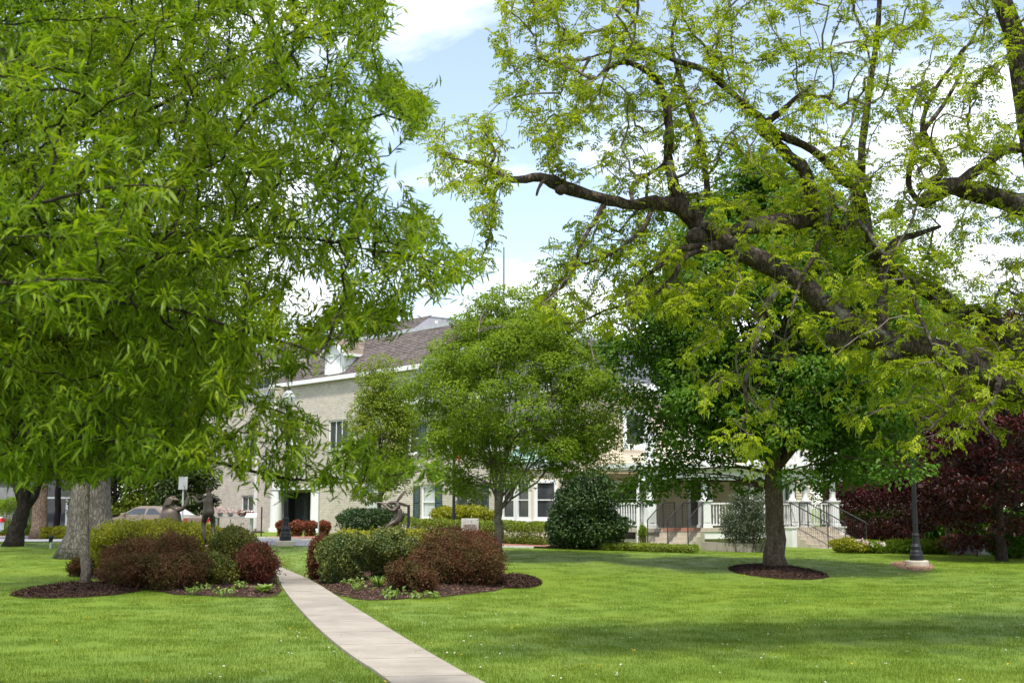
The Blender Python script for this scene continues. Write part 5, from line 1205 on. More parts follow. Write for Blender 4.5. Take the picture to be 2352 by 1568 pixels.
sh('boxwood_shrub', 'small olive shrub between the barberries at the front of the left bed', 495, 1352, 21.8, [(495, 1308, 40, 40, .5), (520, 1318, 30, 30, .4), (468, 1306, 20, 26, .3)], L_OLIVE, 26, 8000, 0.04, 0.024, group=G)
sh('red_barberry_shrub', 'round red barberry beside the left edge of the path', 590, 1352, 22.2, [(585, 1298, 52, 42, .6), (597, 1270, 24, 22, .3)], L_BARBR, 27, 12000, 0.036, 0.02, group=G, spiky=.25)
sh('barberry_shrub', 'little dark barberry behind the slim pale trunk', 178, 1325, 24.4, [(178, 1302, 22, 20, .3), (200, 1300, 20, 18, .3)], L_BARB, 28, 4000, 0.035, 0.02, group=G, spiky=.25)
# right bed
sh('red_barberry_shrub', 'narrow bright red barberry at the path end of the right bed', 730, 1338, 23.6, [(725, 1292, 20, 44, .4), (740, 1262, 26, 30, .4)], L_BARBR, 31, 7000, 0.036, 0.02, group=G, spiky=.25)
sh('boxwood_shrub', 'flat topped olive shrub under the flute playing hare', 870, 1290, 25.0, [(815, 1238, 58, 20, .8), (880, 1243, 70, 22, .8), (960, 1238, 62, 22, .8), (900, 1256, 90, 36, .7)], L_CHART, 32, 20000, 0.045, 0.026, group=G)
sh('holly_shrub', 'round dark green and gold shrub next to the red barberry', 790, 1345, 22.6, [(782, 1280, 54, 50, .7), (800, 1255, 55, 30, .7), (770, 1312, 38, 34, .5)], L_DKSHRUB, 33, 17000, 0.04, 0.026, group=G)
sh('holly_shrub', 'dark green speckled shrub in the middle of the right bed', 900, 1330, 23.2, [(890, 1255, 56, 42, .7), (940, 1270, 40, 40, .6), (905, 1280, 40, 26, .5)], L_DKSHRUB, 34, 15000, 0.04, 0.026, group=G)
sh('barberry_shrub', 'big domed maroon barberry at the right end of the right bed', 1040, 1352, 22.4, [(1030, 1280, 84, 60, .9), (1090, 1290, 62, 60, .8), (1000, 1300, 56, 48, .7), (1115, 1310, 40, 44, .6)], L_BARB, 35, 26000, 0.036, 0.02, group=G, spiky=.3)
sh('red_barberry_shrub', 'reddish barberry peeping out behind the big maroon dome', 1110, 1320, 24.6, [(1100, 1255, 50, 34, .6), (1120, 1290, 40, 40, .5)], L_BARBR, 36, 8000, 0.036, 0.02, group=G, spiky=.25)
sh('barberry_shrub', 'dark purple barberry rising behind the maroon dome near the stone marker', 1035, 1290, 25.4, [(1030, 1236, 40, 26, .5), (1060, 1245, 34, 24, .5)], L_BARB, 37, 7000, 0.036, 0.02, group=G, spiky=.25)
sh('barberry_shrub', 'small low barberry at the front of the right bed', 960, 1366, 20.8, [(965, 1330, 42, 28, .5), (920, 1318, 34, 30, .4)], L_BARB, 38, 9000, 0.036, 0.02, group=G, spiky=.25)

def blades(name, label, c, n, h, spread, w, mat, seed, cat='plant', group=None, broad=False):
    rng = np.random.default_rng(seed); t = thing(name, label, cat, c, group); V, T = [], []
    for k in range(n):
        a = rng.random() * 6.283; out = spread * (0.3 + 0.7 * rng.random()); hh = h * (0.6 + 0.5 * rng.random()); d = np.array((math.cos(a), math.sin(a), 0)); s = np.array((-math.sin(a), math.cos(a), 0)); m = len(V)
        b = np.array(c) + d * 0.04 * rng.random()
        for i, q in enumerate((0, 0.35, 0.7, 1.0)):
            p = b + d * out * q ** 1.4 + np.array((0, 0, hh * (q - 0.35 * q ** 3))); ww = w * ((0.5, 1.0, 0.85, 0.05)[i] if not broad else (0.2, 0.9, 1.0, 0.05)[i]) / 2
            V += [p - s * ww, p + s * ww]
        for i in range(3): T += [(m + 2 * i, m + 2 * i + 1, m + 2 * i + 3), (m + 2 * i, m + 2 * i + 3, m + 2 * i + 2)]
    foliage('leaves', t, (np.array(V), np.array(T)), mat, kind='stuff'); return t
def low_plant(name, label, c, r, h, n, mat, seed, L=0.06, W=0.04, group=None, cat='plant', flower=None):
    rng = np.random.default_rng(seed); t = thing(name, label, cat, c, group); st = MB(); cl = []
    for k in range(max(4, n // 12)):
        a = rng.random() * 6.283; q = r * rng.random() ** 0.5; p = np.array((c[0] + q * math.cos(a), c[1] + q * math.sin(a), c[2] + h * (0.5 + 0.5 * rng.random()))); cl.append(p)
        st.tube(curve((c[0] + q * .4 * math.cos(a), c[1] + q * .4 * math.sin(a), c[2] - .02), p, (0, 0, .05), 4), [.006, .005, .004, .003], 4)
    st.build('stems', M_FRESHSTEM, t, kind='stuff')
    foliage('leaves', t, clump_leaves(np.array(cl), np.full(len(cl), r * 0.35 + .03), 12, L, W, rng, .5, .8), mat)
    if flower: foliage('flowers', t, clump_leaves(np.array(cl) + (0, 0, .06), np.full(len(cl), r * .35), 5, .05, .05, rng, .5, .8), flower)
    return t
M_FRESHSTEM = surf('green_stem', (0.09, 0.14, 0.03), (0.14, 0.19, 0.05), 5, 0.7, 0.2, 0.0)
GP = 'young perennials in the mulch beds'
blades('hosta', 'pale green broad leaved clump at the path edge of the left bed', gnd(606, 1364), 44, 0.26, 0.28, 0.075, L_FRESH, 41, broad=True)
blades('daylily', 'spiky pale green strap leaved clump at the front of the right bed', gnd(868, 1356), 70, 0.42, 0.30, 0.030, L_FRESH, 42)
for i, (px, py, lab) in enumerate([(440, 1368, 'tiny seedling in the left bed below the reddish barberry'), (470, 1358, 'small leafy seedling left of the olive shrub foot'), (512, 1372, 'small leafy plant in bare mulch at the middle of the left bed'),
        (545, 1358, 'leafy young plant below the olive shrub in the left bed'), (560, 1345, 'leafy young plant under the round red barberry')]):
    low_plant('perennial', lab, gnd(px, py), 0.13, 0.16, 40, L_FRESH, 50 + i, group=GP)
for i, (px, py, lab, r, h) in enumerate([(800, 1350, 'bushy young plant under the round dark green and gold shrub', .2, .2), (830, 1362, 'young plant left of the spiky strap leaved clump', .16, .16), (880, 1304, 'dark leafy plant in the hollow between the dark green shrubs', .26, .3),
        (905, 1370, 'small plant right of the spiky strap leaved clump', .14, .14), (945, 1374, 'tiny plant in front of the small low barberry', .12, .1), (888, 1376, 'small plant at the grass edge before the spiky clump', .15, .14), (990, 1374, 'lone tiny seedling at the front edge of the right bed', .1, .1)]):
    low_plant('perennial', lab, gnd(px, py), r, h, 50, L_FRESH if i != 2 else L_MAPLE, 60 + i, 0.07, 0.045, group=GP)

# hedges and bushes before the house
def hedge(name, label, pts, w, h, mat, seed, n, L=0.05, W=0.03, cat='hedge'):
    pts = np.array(pts, float); rng = np.random.default_rng(seed); t = thing(name, label, cat, on(*pts[0]))
    s = np.concatenate([[0], np.cumsum(np.linalg.norm(np.diff(pts, axis=0), axis=1))]); u = rng.random(n) * s[-1]
    X = np.interp(u, s, pts[:, 0]); Y = np.interp(u, s, pts[:, 1]); i = np.clip(np.searchsorted(s, u) - 1, 0, len(pts) - 2); d = pts[i + 1] - pts[i]; d /= np.linalg.norm(d, axis=1, keepdims=True); nn_ = np.stack([-d[:, 1], d[:, 0]], 1)
    a = rng.random(n) * math.pi * 1.9 - 0.45 * math.pi; rr = (1 - 0.4 * rng.random(n) ** 2) * (1 + .07 * np.sin(u * 5 + seed) + .05 * np.sin(u * 11)); sq = lambda v: np.sign(v) * np.abs(v) ** 0.6
    off = sq(np.cos(a)) * w / 2 * rr; z = h * 0.5 + sq(np.sin(a)) * h * 0.5 * rr
    P = np.stack([X + nn_[:, 0] * off, Y + nn_[:, 1] * off, 0 * X], 1); P[:, 2] = H(P[:, 0], P[:, 1]) + np.maximum(z, 0.04)
    out = np.stack([nn_[:, 0] * np.cos(a), nn_[:, 1] * np.cos(a), np.sin(a)], 1)
    sz = .7 + .6 * rng.random(n)
    foliage('foliage', t, leaf_geo(P, unit(out * .5 + .8 * rand_dirs(n, rng)), unit(out + .8 * rand_dirs(n, rng)), L * sz, W * sz, 1, .2), mat)
    st = MB()
    for k in range(int(s[-1] / 0.35) + 1):
        q = (np.interp(k * .35, s, pts[:, 0]), np.interp(k * .35, s, pts[:, 1])); b = on(*q); st.tube([b + Vector((0, 0, -.03)), b + Vector((rng.normal() * .05, rng.normal() * .05, h * .7))], [.02, .008], 5)
    st.build('stems', M_BARK_BROWN, t, kind='stuff'); return t
def gp(px, py, Y): p = at(px, py, Y); return (p.x, p.y)
hedge('clipped_hedge', 'long low clipped bright green hedge under the bay windows', [gp(935, 1230, 44), gp(1060, 1235, 43.6), gp(1180, 1240, 42.8), gp(1262, 1243, 42.2)], 1.1, 0.78, L_HEDGE, 71, 26000, .06, .035)
hedge('low_hedge', 'low chartreuse hedge far across the driveway at left', [gp(100, 1215, 60), gp(200, 1215, 60)], 1.0, 0.55, L_CHART, 72, 6000, .08, .045)
hedge('tall_hedge', 'tall dark green hedge behind the leaning dark trunk at far left', [gp(-60, 1215, 66), gp(90, 1215, 66)], 1.6, 1.9, L_ZELK, 73, 9000, .1, .06)
hedge('dark_hedge', 'tall dark green hedge closing the garden behind the red maples', [gp(1900, 1215, 62), gp(2150, 1215, 60), gp(2560, 1215, 57)], 2.5, 3.4, L_MAPLE, 105, 46000, .19, .11)
hedge('maroon_hedge', 'deep maroon hedge mass beside the right end of the porch', [gp(1915, 1250, 56), gp(2010, 1255, 55), gp(2110, 1260, 54)], 2.2, 2.55, L_JMAPLE, 74, 16000, .11, .06)
GR = 'red shrubs in front of the entrance'
for i, (px, lab) in enumerate([(650, 'round orange red shrub right of the first white column'), (682, 'round orange red shrub second from the first white column'), (712, 'round orange red shrub third from the first white column'), (745, 'dull red shrub nearest the no parking sign')]):
    sh('red_shrub', lab, px, 1222, 60, [(px, 1208, 15, 11, .45)], L_ORANGE, 80 + i, 2200, .09, .05, group=GR)
sh('holly_bush', 'big dark conical holly left of the porch', 1345, 1252, 40.5, [(1345, 1205, 92, 48, 1.3), (1345, 1160, 80, 50, 1.1), (1350, 1118, 55, 40, .8), (1290, 1220, 40, 32, .7), (1400, 1215, 42, 36, .7)], L_HOLLY, 90, 24000, .085, .05)
sh('evergreen_shrub', 'grey green loose evergreen shrub in front of the porch railing', 1706, 1248, 41.5, [(1706, 1185, 48, 46, .7), (1690, 1210, 38, 28, .6), (1725, 1150, 34, 32, .5), (1740, 1205, 34, 30, .6)], L_GREYEV, 91, 12000, .08, .022, spiky=.3)
sh('variegated_shrub', 'pale yellow variegated shrub below the windows left of the stone marker', 1080, 1200, 45.5, [(1090, 1180, 40, 20, .6), (1055, 1178, 24, 14, .4), (1120, 1188, 28, 14, .4)], L_CHART, 92, 5000, .09, .045)
sh('variegated_shrub', 'small yellow variegated shrub behind the flute playing hare', 1015, 1200, 46.5, [(1015, 1182, 26, 16, .5)], L_CHART, 93, 2500, .09, .045)
sh('brown_shrub', 'thin brownish green shrub against the wall between shuttered windows', 1075, 1200, 47.5, [(1082, 1150, 34, 32, .5)], L_GREYEV, 94, 3500, .08, .035)
sh('yew_shrub', 'dark spreading yew at the foot of the upright yellowish tree', 840, 1222, 47, [(830, 1195, 60, 28, .9), (890, 1190, 42, 26, .7)], L_HOLLY, 95, 9000, .08, .035)
sh('yellow_shrub', 'rounded yellow green shrub at the foot of the right porch steps', 1942, 1262, 42.5, [(1940, 1252, 34, 15, .5), (1968, 1255, 22, 12, .4)], L_CHART, 96, 5500, .06, .03)
sh('peony', 'pink and white flowering peony right of the yellow shrub', 1998, 1262, 43, [(1990, 1254, 28, 14, .45), (2012, 1256, 20, 13, .4)], L_ZELK, 97, 4000, .07, .04, cat='plant')
rng = np.random.default_rng(98); pc = at(1995, 1250, 42.6); foliage('blossoms', bpy.data.objects['peony'], clump_leaves(np.stack([pc.x + rng.uniform(-.5, .5, 26), pc.y + rng.uniform(-.3, .2, 26), pc.z + rng.uniform(-.06, .14, 26)], 1), np.full(26, .05), 14, .05, .05, rng, .8, .6), L_PINK)
sh('perennial_border', 'mid green perennial border behind the right lamp post', 2100, 1265, 43.5, [(2060, 1255, 42, 14, .5), (2120, 1256, 44, 16, .5), (2160, 1260, 26, 13, .4)], L_ZELK, 99, 8000, .07, .03, cat='plant', spiky=.4)
hedge('groundcover_patch', 'bright green low groundcover in front of the porch pier', [gp(1385, 1257, 40.6), gp(1480, 1257, 40.2), gp(1600, 1260, 39.8)], 1.3, 0.22, L_HEDGE, 100, 14000, .05, .03, cat='groundcover')
sh('climbing_vine', 'small vine on the stone pier beside the downpipe', 1480, 1250, 44.9, [(1476, 1225, 8, 22, .12)], L_ZELK, 101, 900, .06, .035, cat='vine')
sh('green_bush', 'dark green round bush at the far right edge', 2320, 1282, 40, [(2310, 1240, 52, 40, .9), (2345, 1225, 40, 40, .8)], L_MAPLE, 102, 9000, .09, .05)
sh('orange_bush', 'small orange leaved bush behind the low grey wall at right', 2195, 1268, 47, [(2195, 1245, 32, 15, .5)], L_ORANGE, 103, 2500, .09, .05)
# low grey wall, slim white trunk
wl0, wl1 = at(2115, 1270, 44), at(2290, 1275, 43); gw = tag(MB().box((wl0.x, wl0.y, 0.0), (0.1, 0.1, 0.2)).build('low_wall', M_GREYWALL), 'low grey panelled wall behind the right lamp post', 'wall')
for k in range(8):
    a, b = wl0.lerp(wl1, (k + .02) / 8), wl0.lerp(wl1, (k + .98) / 8); m = MB(); za = float(H(a.x, a.y)); m.hexa([(a.x, a.y, za - .2), (b.x, b.y, za - .2), (b.x, b.y + .15, za - .2), (a.x, a.y + .15, za - .2), (a.x, a.y, za + .42), (b.x, b.y, za + .42), (b.x, b.y + .15, za + .42), (a.x, a.y + .15, za + .42)]); m.build('wall_panel', M_STEEL if k in (6, 7) else M_GREYWALL, gw)
# dark modern building at far left
lb = thing('grey_building', 'dark grey modern building with pale posts behind the left hedges', 'building', (-26, 72, 0.1))
lf = Face((-32.0, 73.0), (1, 0.02))
lf.wall(0, 9, 0, 4.2, []).build('wall', M_DARKWALL, lb)
for k in range(9):
    m = MB(); lf.slab(m, k * 1.0 + .01, k + .99, .3, 2.75, 0.004, .03); m.build('panel', M_GREYWALL if k < 5 else M_DARKWALL, lb)
for px in (152, 163, 182, 196):
    u = (at(px, 1180, 72.5).x + 32); m = MB(); lf.slab(m, u - .06, u + .06, 0, 2.1, .5, .62); m.build('post', M_STEEL, lb)
m = MB(); lf.slab(m, 3.8, 9, 2.1, 2.2, .45, .66); m.build('beam', M_STEEL, lb)
m = MB(); lf.slab(m, -.3, 9.3, 4.2, 4.45, -6, .5); m.build('roof', M_DARKWALL, lb)

# ================================================================== TREES
def in_frame(P, m=0):
    x, y, d = proj(P); return (x > -m) & (x < 2352 + m) & (y > -m) & (y < 1568 + m) & (d > 0.5)
# ---- middle and far trees
ZB = B_ZEL
tree('broadleaf_tree', 'dense deep green tree on a stout brown trunk in a dark mulch ring', B_MID, 2.7, 0.235, (0.1, 0.2, 5.8), (3.7, 3.6, 4.1), L_MAPLE, M_BARK_BROWN, 201, ncl=540, clr=.68, per=240, L=.112, W=.068, nlimb=14, low=-0.96, flat=.5,
     shape=lambda c: c * np.stack([np.where(c[:, 2] < 0, np.clip(1 - c[:, 2] ** 2, .1, 1) ** -.32, 1 - .28 * c[:, 2])] * 2 + [np.ones(len(c))], 1), flare=1.45, rise=.12, up=.7)
tree('zelkova_tree', 'vase shaped soft green tree with bare radiating limbs behind the right shrubs', B_ZEL, 1.45, 0.125, (.6, 0.2, 4.4), (3.1, 3.0, 2.8), L_ZELK, M_BARK_SMOOTH, 202, ncl=360, clr=.46, per=310, L=.078, W=.038, nlimb=20, low=-0.93, flat=.6, rise=-.06, top=.35, flare=1.35, rmin=.45, limb_r=.27, up=.7, shape=lambda c: c * np.stack([1 - .38 * np.clip(c[:, 2], 0, 1) ** .8] * 2 + [np.ones(len(c))], 1))
b = on(*gp(872, 1225, 48.5)); tree('upright_tree', 'narrow upright yellowish green tree close to the brick wing', b, 1.6, .10, (0, 0, 3.9), (1.15, 1.1, 2.9), L_LIGHT, M_BARK_GREY, 203, ncl=150, clr=.42, per=260, L=.085, W=.045, nlimb=8, low=-.95, rise=.1)
tree('willow_oak', 'young willow oak with a slim pale trunk in a round mulch ring', B_OAK2, 2.6, .095, (0, 0, 4.9), (3.3, 3.2, 2.9), L_OAK, M_BARK_SMOOTH, 204, ncl=230, clr=.55, per=110, L=.12, W=.022, nlimb=12, low=-.85, flare=1.2, rise=.1, flat=.5, cat='tree')
b = gnd(200, 1280); tree('old_spruce', 'huge old tree with a thick grey furrowed trunk behind the slim young oak', b, 4.5, .52, (0, .5, 11.0), (5.0, 5.0, 8.0), L_CONIF, M_BARK_GREY, 205, ncl=230, clr=.9, per=100, L=.24, W=.06, nlimb=16, low=-.95, rise=-.1, flare=1.7, limb_r=.22)
b = gnd(28, 1254); tree('crabapple_tree', 'dark leaning forked tree at the left edge of the lawn', b, 1.2, .26, (.2, 0, 4.0), (3.4, 3.2, 2.1), L_ZELK, M_BARK_DARK, 206, ncl=130, clr=.6, per=130, L=.1, W=.055, nlimb=7, low=-.75, lean=(.3, 0), rise=.05, limb_r=.62, flare=1.3)
b = on(*gp(90, 1216, 60)); tree('sycamore_tree', 'tan smooth trunked tree in the mulch across the driveway', b, 4.2, .34, (0, 0, 8.0), (4.5, 4.5, 4.2), L_LIGHT, M_BARK_TAN, 207, ncl=130, clr=.9, per=120, L=.17, W=.11, nlimb=9, low=-.8)
GB = 'trees beyond the driveway'
for i, (px, Y, zc, rx, rz, mat, lab) in enumerate([(262, 62, 3.4, 2.2, 3.2, L_LIGHT, 'light green feathery tree behind the tan car on the left'), (345, 66, 3.8, 2.5, 3.6, L_CONIF, 'olive green feathery tree directly above the tan car'), (415, 62, 2.6, 1.5, 2.3, L_CONIF, 'small olive tree beside the pale sign back'),
        (130, 62, 4.4, 1.9, 1.8, L_LIGHT, 'small yellow green tree hanging over the low hedge'), (-60, 84, 6.5, 5.5, 5.5, L_ZELK, 'large green tree far behind at the left edge'), (180, 90, 8, 6, 6.5, L_MAPLE, 'large dark green tree far behind the thick grey trunk'), (420, 100, 8.5, 6, 6.5, L_ZELK, 'tall green tree far behind the brick wing')]):
    tree('background_tree', lab, on(*gp(px, 1215, Y)), max(.8, zc - rz * .7), .16 if rx < 3 else .3, (0, 0, zc), (rx, rx, rz), mat, M_BARK_DARK, 210 + i, ncl=110, clr=.22 * rx + .15, per=85, L=.18 if Y < 70 else .30, W=.09 if Y < 70 else .16, nlimb=8, low=-.9, group=GB)
GR2 = 'dark red maples right of the porch'
for i, (px, pyb, Y, zc, rx, rz, lab, br) in enumerate([(2300, 1268, 38, 3.7, 2.9, 3.5, 'big dark red maple at the right edge of the lawn', M_BARK_DARK), (2180, 1272, 43.5, 3.3, 2.3, 2.9, 'dark red maple on a slim pale trunk behind the right lamp post', M_BARK_TAN), (2420, 1275, 44, 5.0, 3.4, 4.0, 'dark red maple cut off by the right edge of the view', M_BARK_DARK)]):
    b = at(px, pyb, Y); b.z = float(H(b.x, b.y)); tree('red_maple', lab, b, 1.2 if i != 1 else 1.3, .14 if i != 1 else .09, (0, 0, zc), (rx, rx, rz), L_JMAPLE, br, 220 + i, ncl=200, clr=.55, per=120, L=.13, W=.07, nlimb=9, low=-.98, group=GR2, flat=.4)
for i, (px, Y, zc, rx, rz, mat, lab) in enumerate([(2000, 64, 6.2, 4.2, 5.6, L_MAPLE, 'dark green tree behind the right end of the porch'), (2170, 70, 6.5, 4.8, 6.2, L_CONIF, 'dark olive tree rising behind the red maples'), (2330, 66, 7.0, 4.0, 5.2, L_LIGHT, 'yellow green tree above the red maples at the right edge'), (2460, 72, 6.5, 5, 6, L_MAPLE, 'dark tree beyond the right edge'), (2100, 60, 9.0, 4.0, 6.0, L_ZELK, 'tall fresh green tree behind the great limb at right'), (2090, 82, 7.5, 5.5, 7, L_MAPLE, 'tall dark tree far behind the lamp post on the right'), (2270, 90, 7, 6.5, 6.8, L_CONIF, 'broad dark tree farthest back on the right'), (1900, 90, 7.5, 5.5, 7, L_MAPLE, 'tall dark tree far behind the porch')]):
    tree('background_tree', lab, on(*gp(px, 1215, Y)), 2.2, .42 if i == 0 else .3, (0, 0, zc), (rx, rx, rz), mat, M_BARK_BROWN, 230 + i, ncl=130, clr=.2 * rx + .1, per=90, L=.24, W=.135, nlimb=8, low=-.92, group='trees beyond the house')

# ---- growing twigs: each leafy tip joins the nearest wood already there
def grow(pool, targets, start, far=1.0, jit=0.04, r0=0.0035, rmax=0.03, rng=RNG, sag=0.0, nseg=4):
    T = np.array(targets); P = np.array(pool)
    # nearest first
    dmin = np.array([np.min(np.linalg.norm(P - t, axis=1)) for t in T]); od = np.argsort(dmin); T = T[od]
    N = len(T); nodes_ = np.concatenate([P, np.zeros((N, 3))]); par = np.full(N, -1); m = len(P); dirs = np.zeros((N, 3))
    dl = np.linalg.norm(nodes_ - start, axis=1)
    for i in range(N):
        d = np.linalg.norm(nodes_[:m + i] - T[i], axis=1); back = np.maximum(0, np.linalg.norm(nodes_[:m + i] - start, axis=1) - np.linalg.norm(T[i] - start)); k = int(np.argmin(d + back * 0.8)); par[i] = k; nodes_[m + i] = T[i]
    cnt = np.ones(N)
    for i in range(N - 1, -1, -1):
        if par[i] >= m: cnt[par[i] - m] += cnt[i]
    mb = MB()
    for i in range(N):
        a = nodes_[par[i]]; q = curve(a, T[i], rng.normal(size=3) * 0.09 * np.linalg.norm(T[i] - a) + np.array((0, 0, sag * np.linalg.norm(T[i] - a))), nseg, rng, jit * min(1, np.linalg.norm(T[i] - a)))
        ra = min(rmax, r0 * cnt[i] ** 0.5); mb.tube(q, [ra * (1.25 - 0.35 * j / (nseg - 1)) for j in range(nseg)], 5 if ra > .008 else 3, cap=False)
        dirs[i] = unit((q[-1] - q[-2])[None])[0]
    return mb, T, dirs
def sample_poly(poly, n, rng):
    poly = np.array(poly, float); lo, hi = poly.min(0), poly.max(0); out = np.zeros((0, 2))
    while len(out) < n:
        p = rng.uniform(lo, hi, (n * 2, 2)); out = np.concatenate([out, p[inside(poly, p[:, 0], p[:, 1])]])
    return out[:n]
def single_leaves(parent, geo_args, mesh, mat, count, order):
    """the leaves that show largest as parts of their own"""
    P, D, N, L = geo_args
    ro = np.array(root_loc(parent))
    for i in order[:count]:
        d = Vector(D[i]).normalized(); s = d.cross(Vector(N[i])).normalized(); n = s.cross(d); M = Matrix(((s.x, d.x, n.x, 0), (s.y, d.y, n.y, 0), (s.z, d.z, n.z, 0), (0, 0, 0, 1)))
        o = bpy.data.objects.new('leaf', mesh); C.objects.link(o); o.parent = parent
        o.matrix_local = Matrix.Translation(Vector(P[i] - ro)) @ M @ Matrix.Scale(float(L[i]), 4)

# ---- the great pecan at the right: limbs follow their real courses
rngp = np.random.default_rng(301)
PB = on(7.9, 15.2); pecan = thing('pecan_tree', 'great pecan with thick lichen spotted limbs sweeping in from the right', 'tree', PB)
def limb(parent, pts, name='branch', n=10, wob=.07, mat=None, sub=3, jit=.011):
    """pts: (px, py, Y, width in px)"""
    P = [np.array(at(a, b_, y)) for a, b_, y, w in pts]; R = [w * y / F / 2 for a, b_, y, w in pts]; Q, RR = [], []
    for i in range(len(P) - 1):
        p0, p1, p2, p3 = P[max(i - 1, 0)], P[i], P[i + 1], P[min(i + 2, len(P) - 1)]
        for k in range(sub):
            t = k / sub; q = 0.5 * (2 * p1 + (p2 - p0) * t + (2 * p0 - 5 * p1 + 4 * p2 - p3) * t * t + (-p0 + 3 * p1 - 3 * p2 + p3) * t ** 3)
            q = q + rngp.normal(size=3) * jit * min(1, 8 * R[i]) if (i or k) else q
            Q.append(q); RR.append((R[i] + (R[i + 1] - R[i]) * t) * (1 + .07 * rngp.normal()))
    Q.append(P[-1]); RR.append(R[-1] * .8)
    MB().tube(Q, RR, n, wob=wob).build(name, mat or M_BARK_PECAN, parent, smooth=True)
    return np.array(Q)
tk = [np.array(PB) - (0, 0, .1), np.array(PB) + (-.05, 0, 1.2), np.array(at(2500, 850, 15.2)), np.array(at(2440, 600, 15.2)), np.array(at(2372, 330, 15.3)), np.array(at(2348, 200, 15.3)), np.array(at(2331, 80, 15.2)), np.array(at(2292, -20, 15.1)), np.array(at(2262, -160, 15)), np.array(at(2240, -420, 14.8))]
MB().tube(tk, [.55, .40, .36, .27, .145, .125, .12, .115, .09, .03], 16, wob=.07).build('trunk', M_BARK_PECAN, pecan, smooth=True)
LP = []
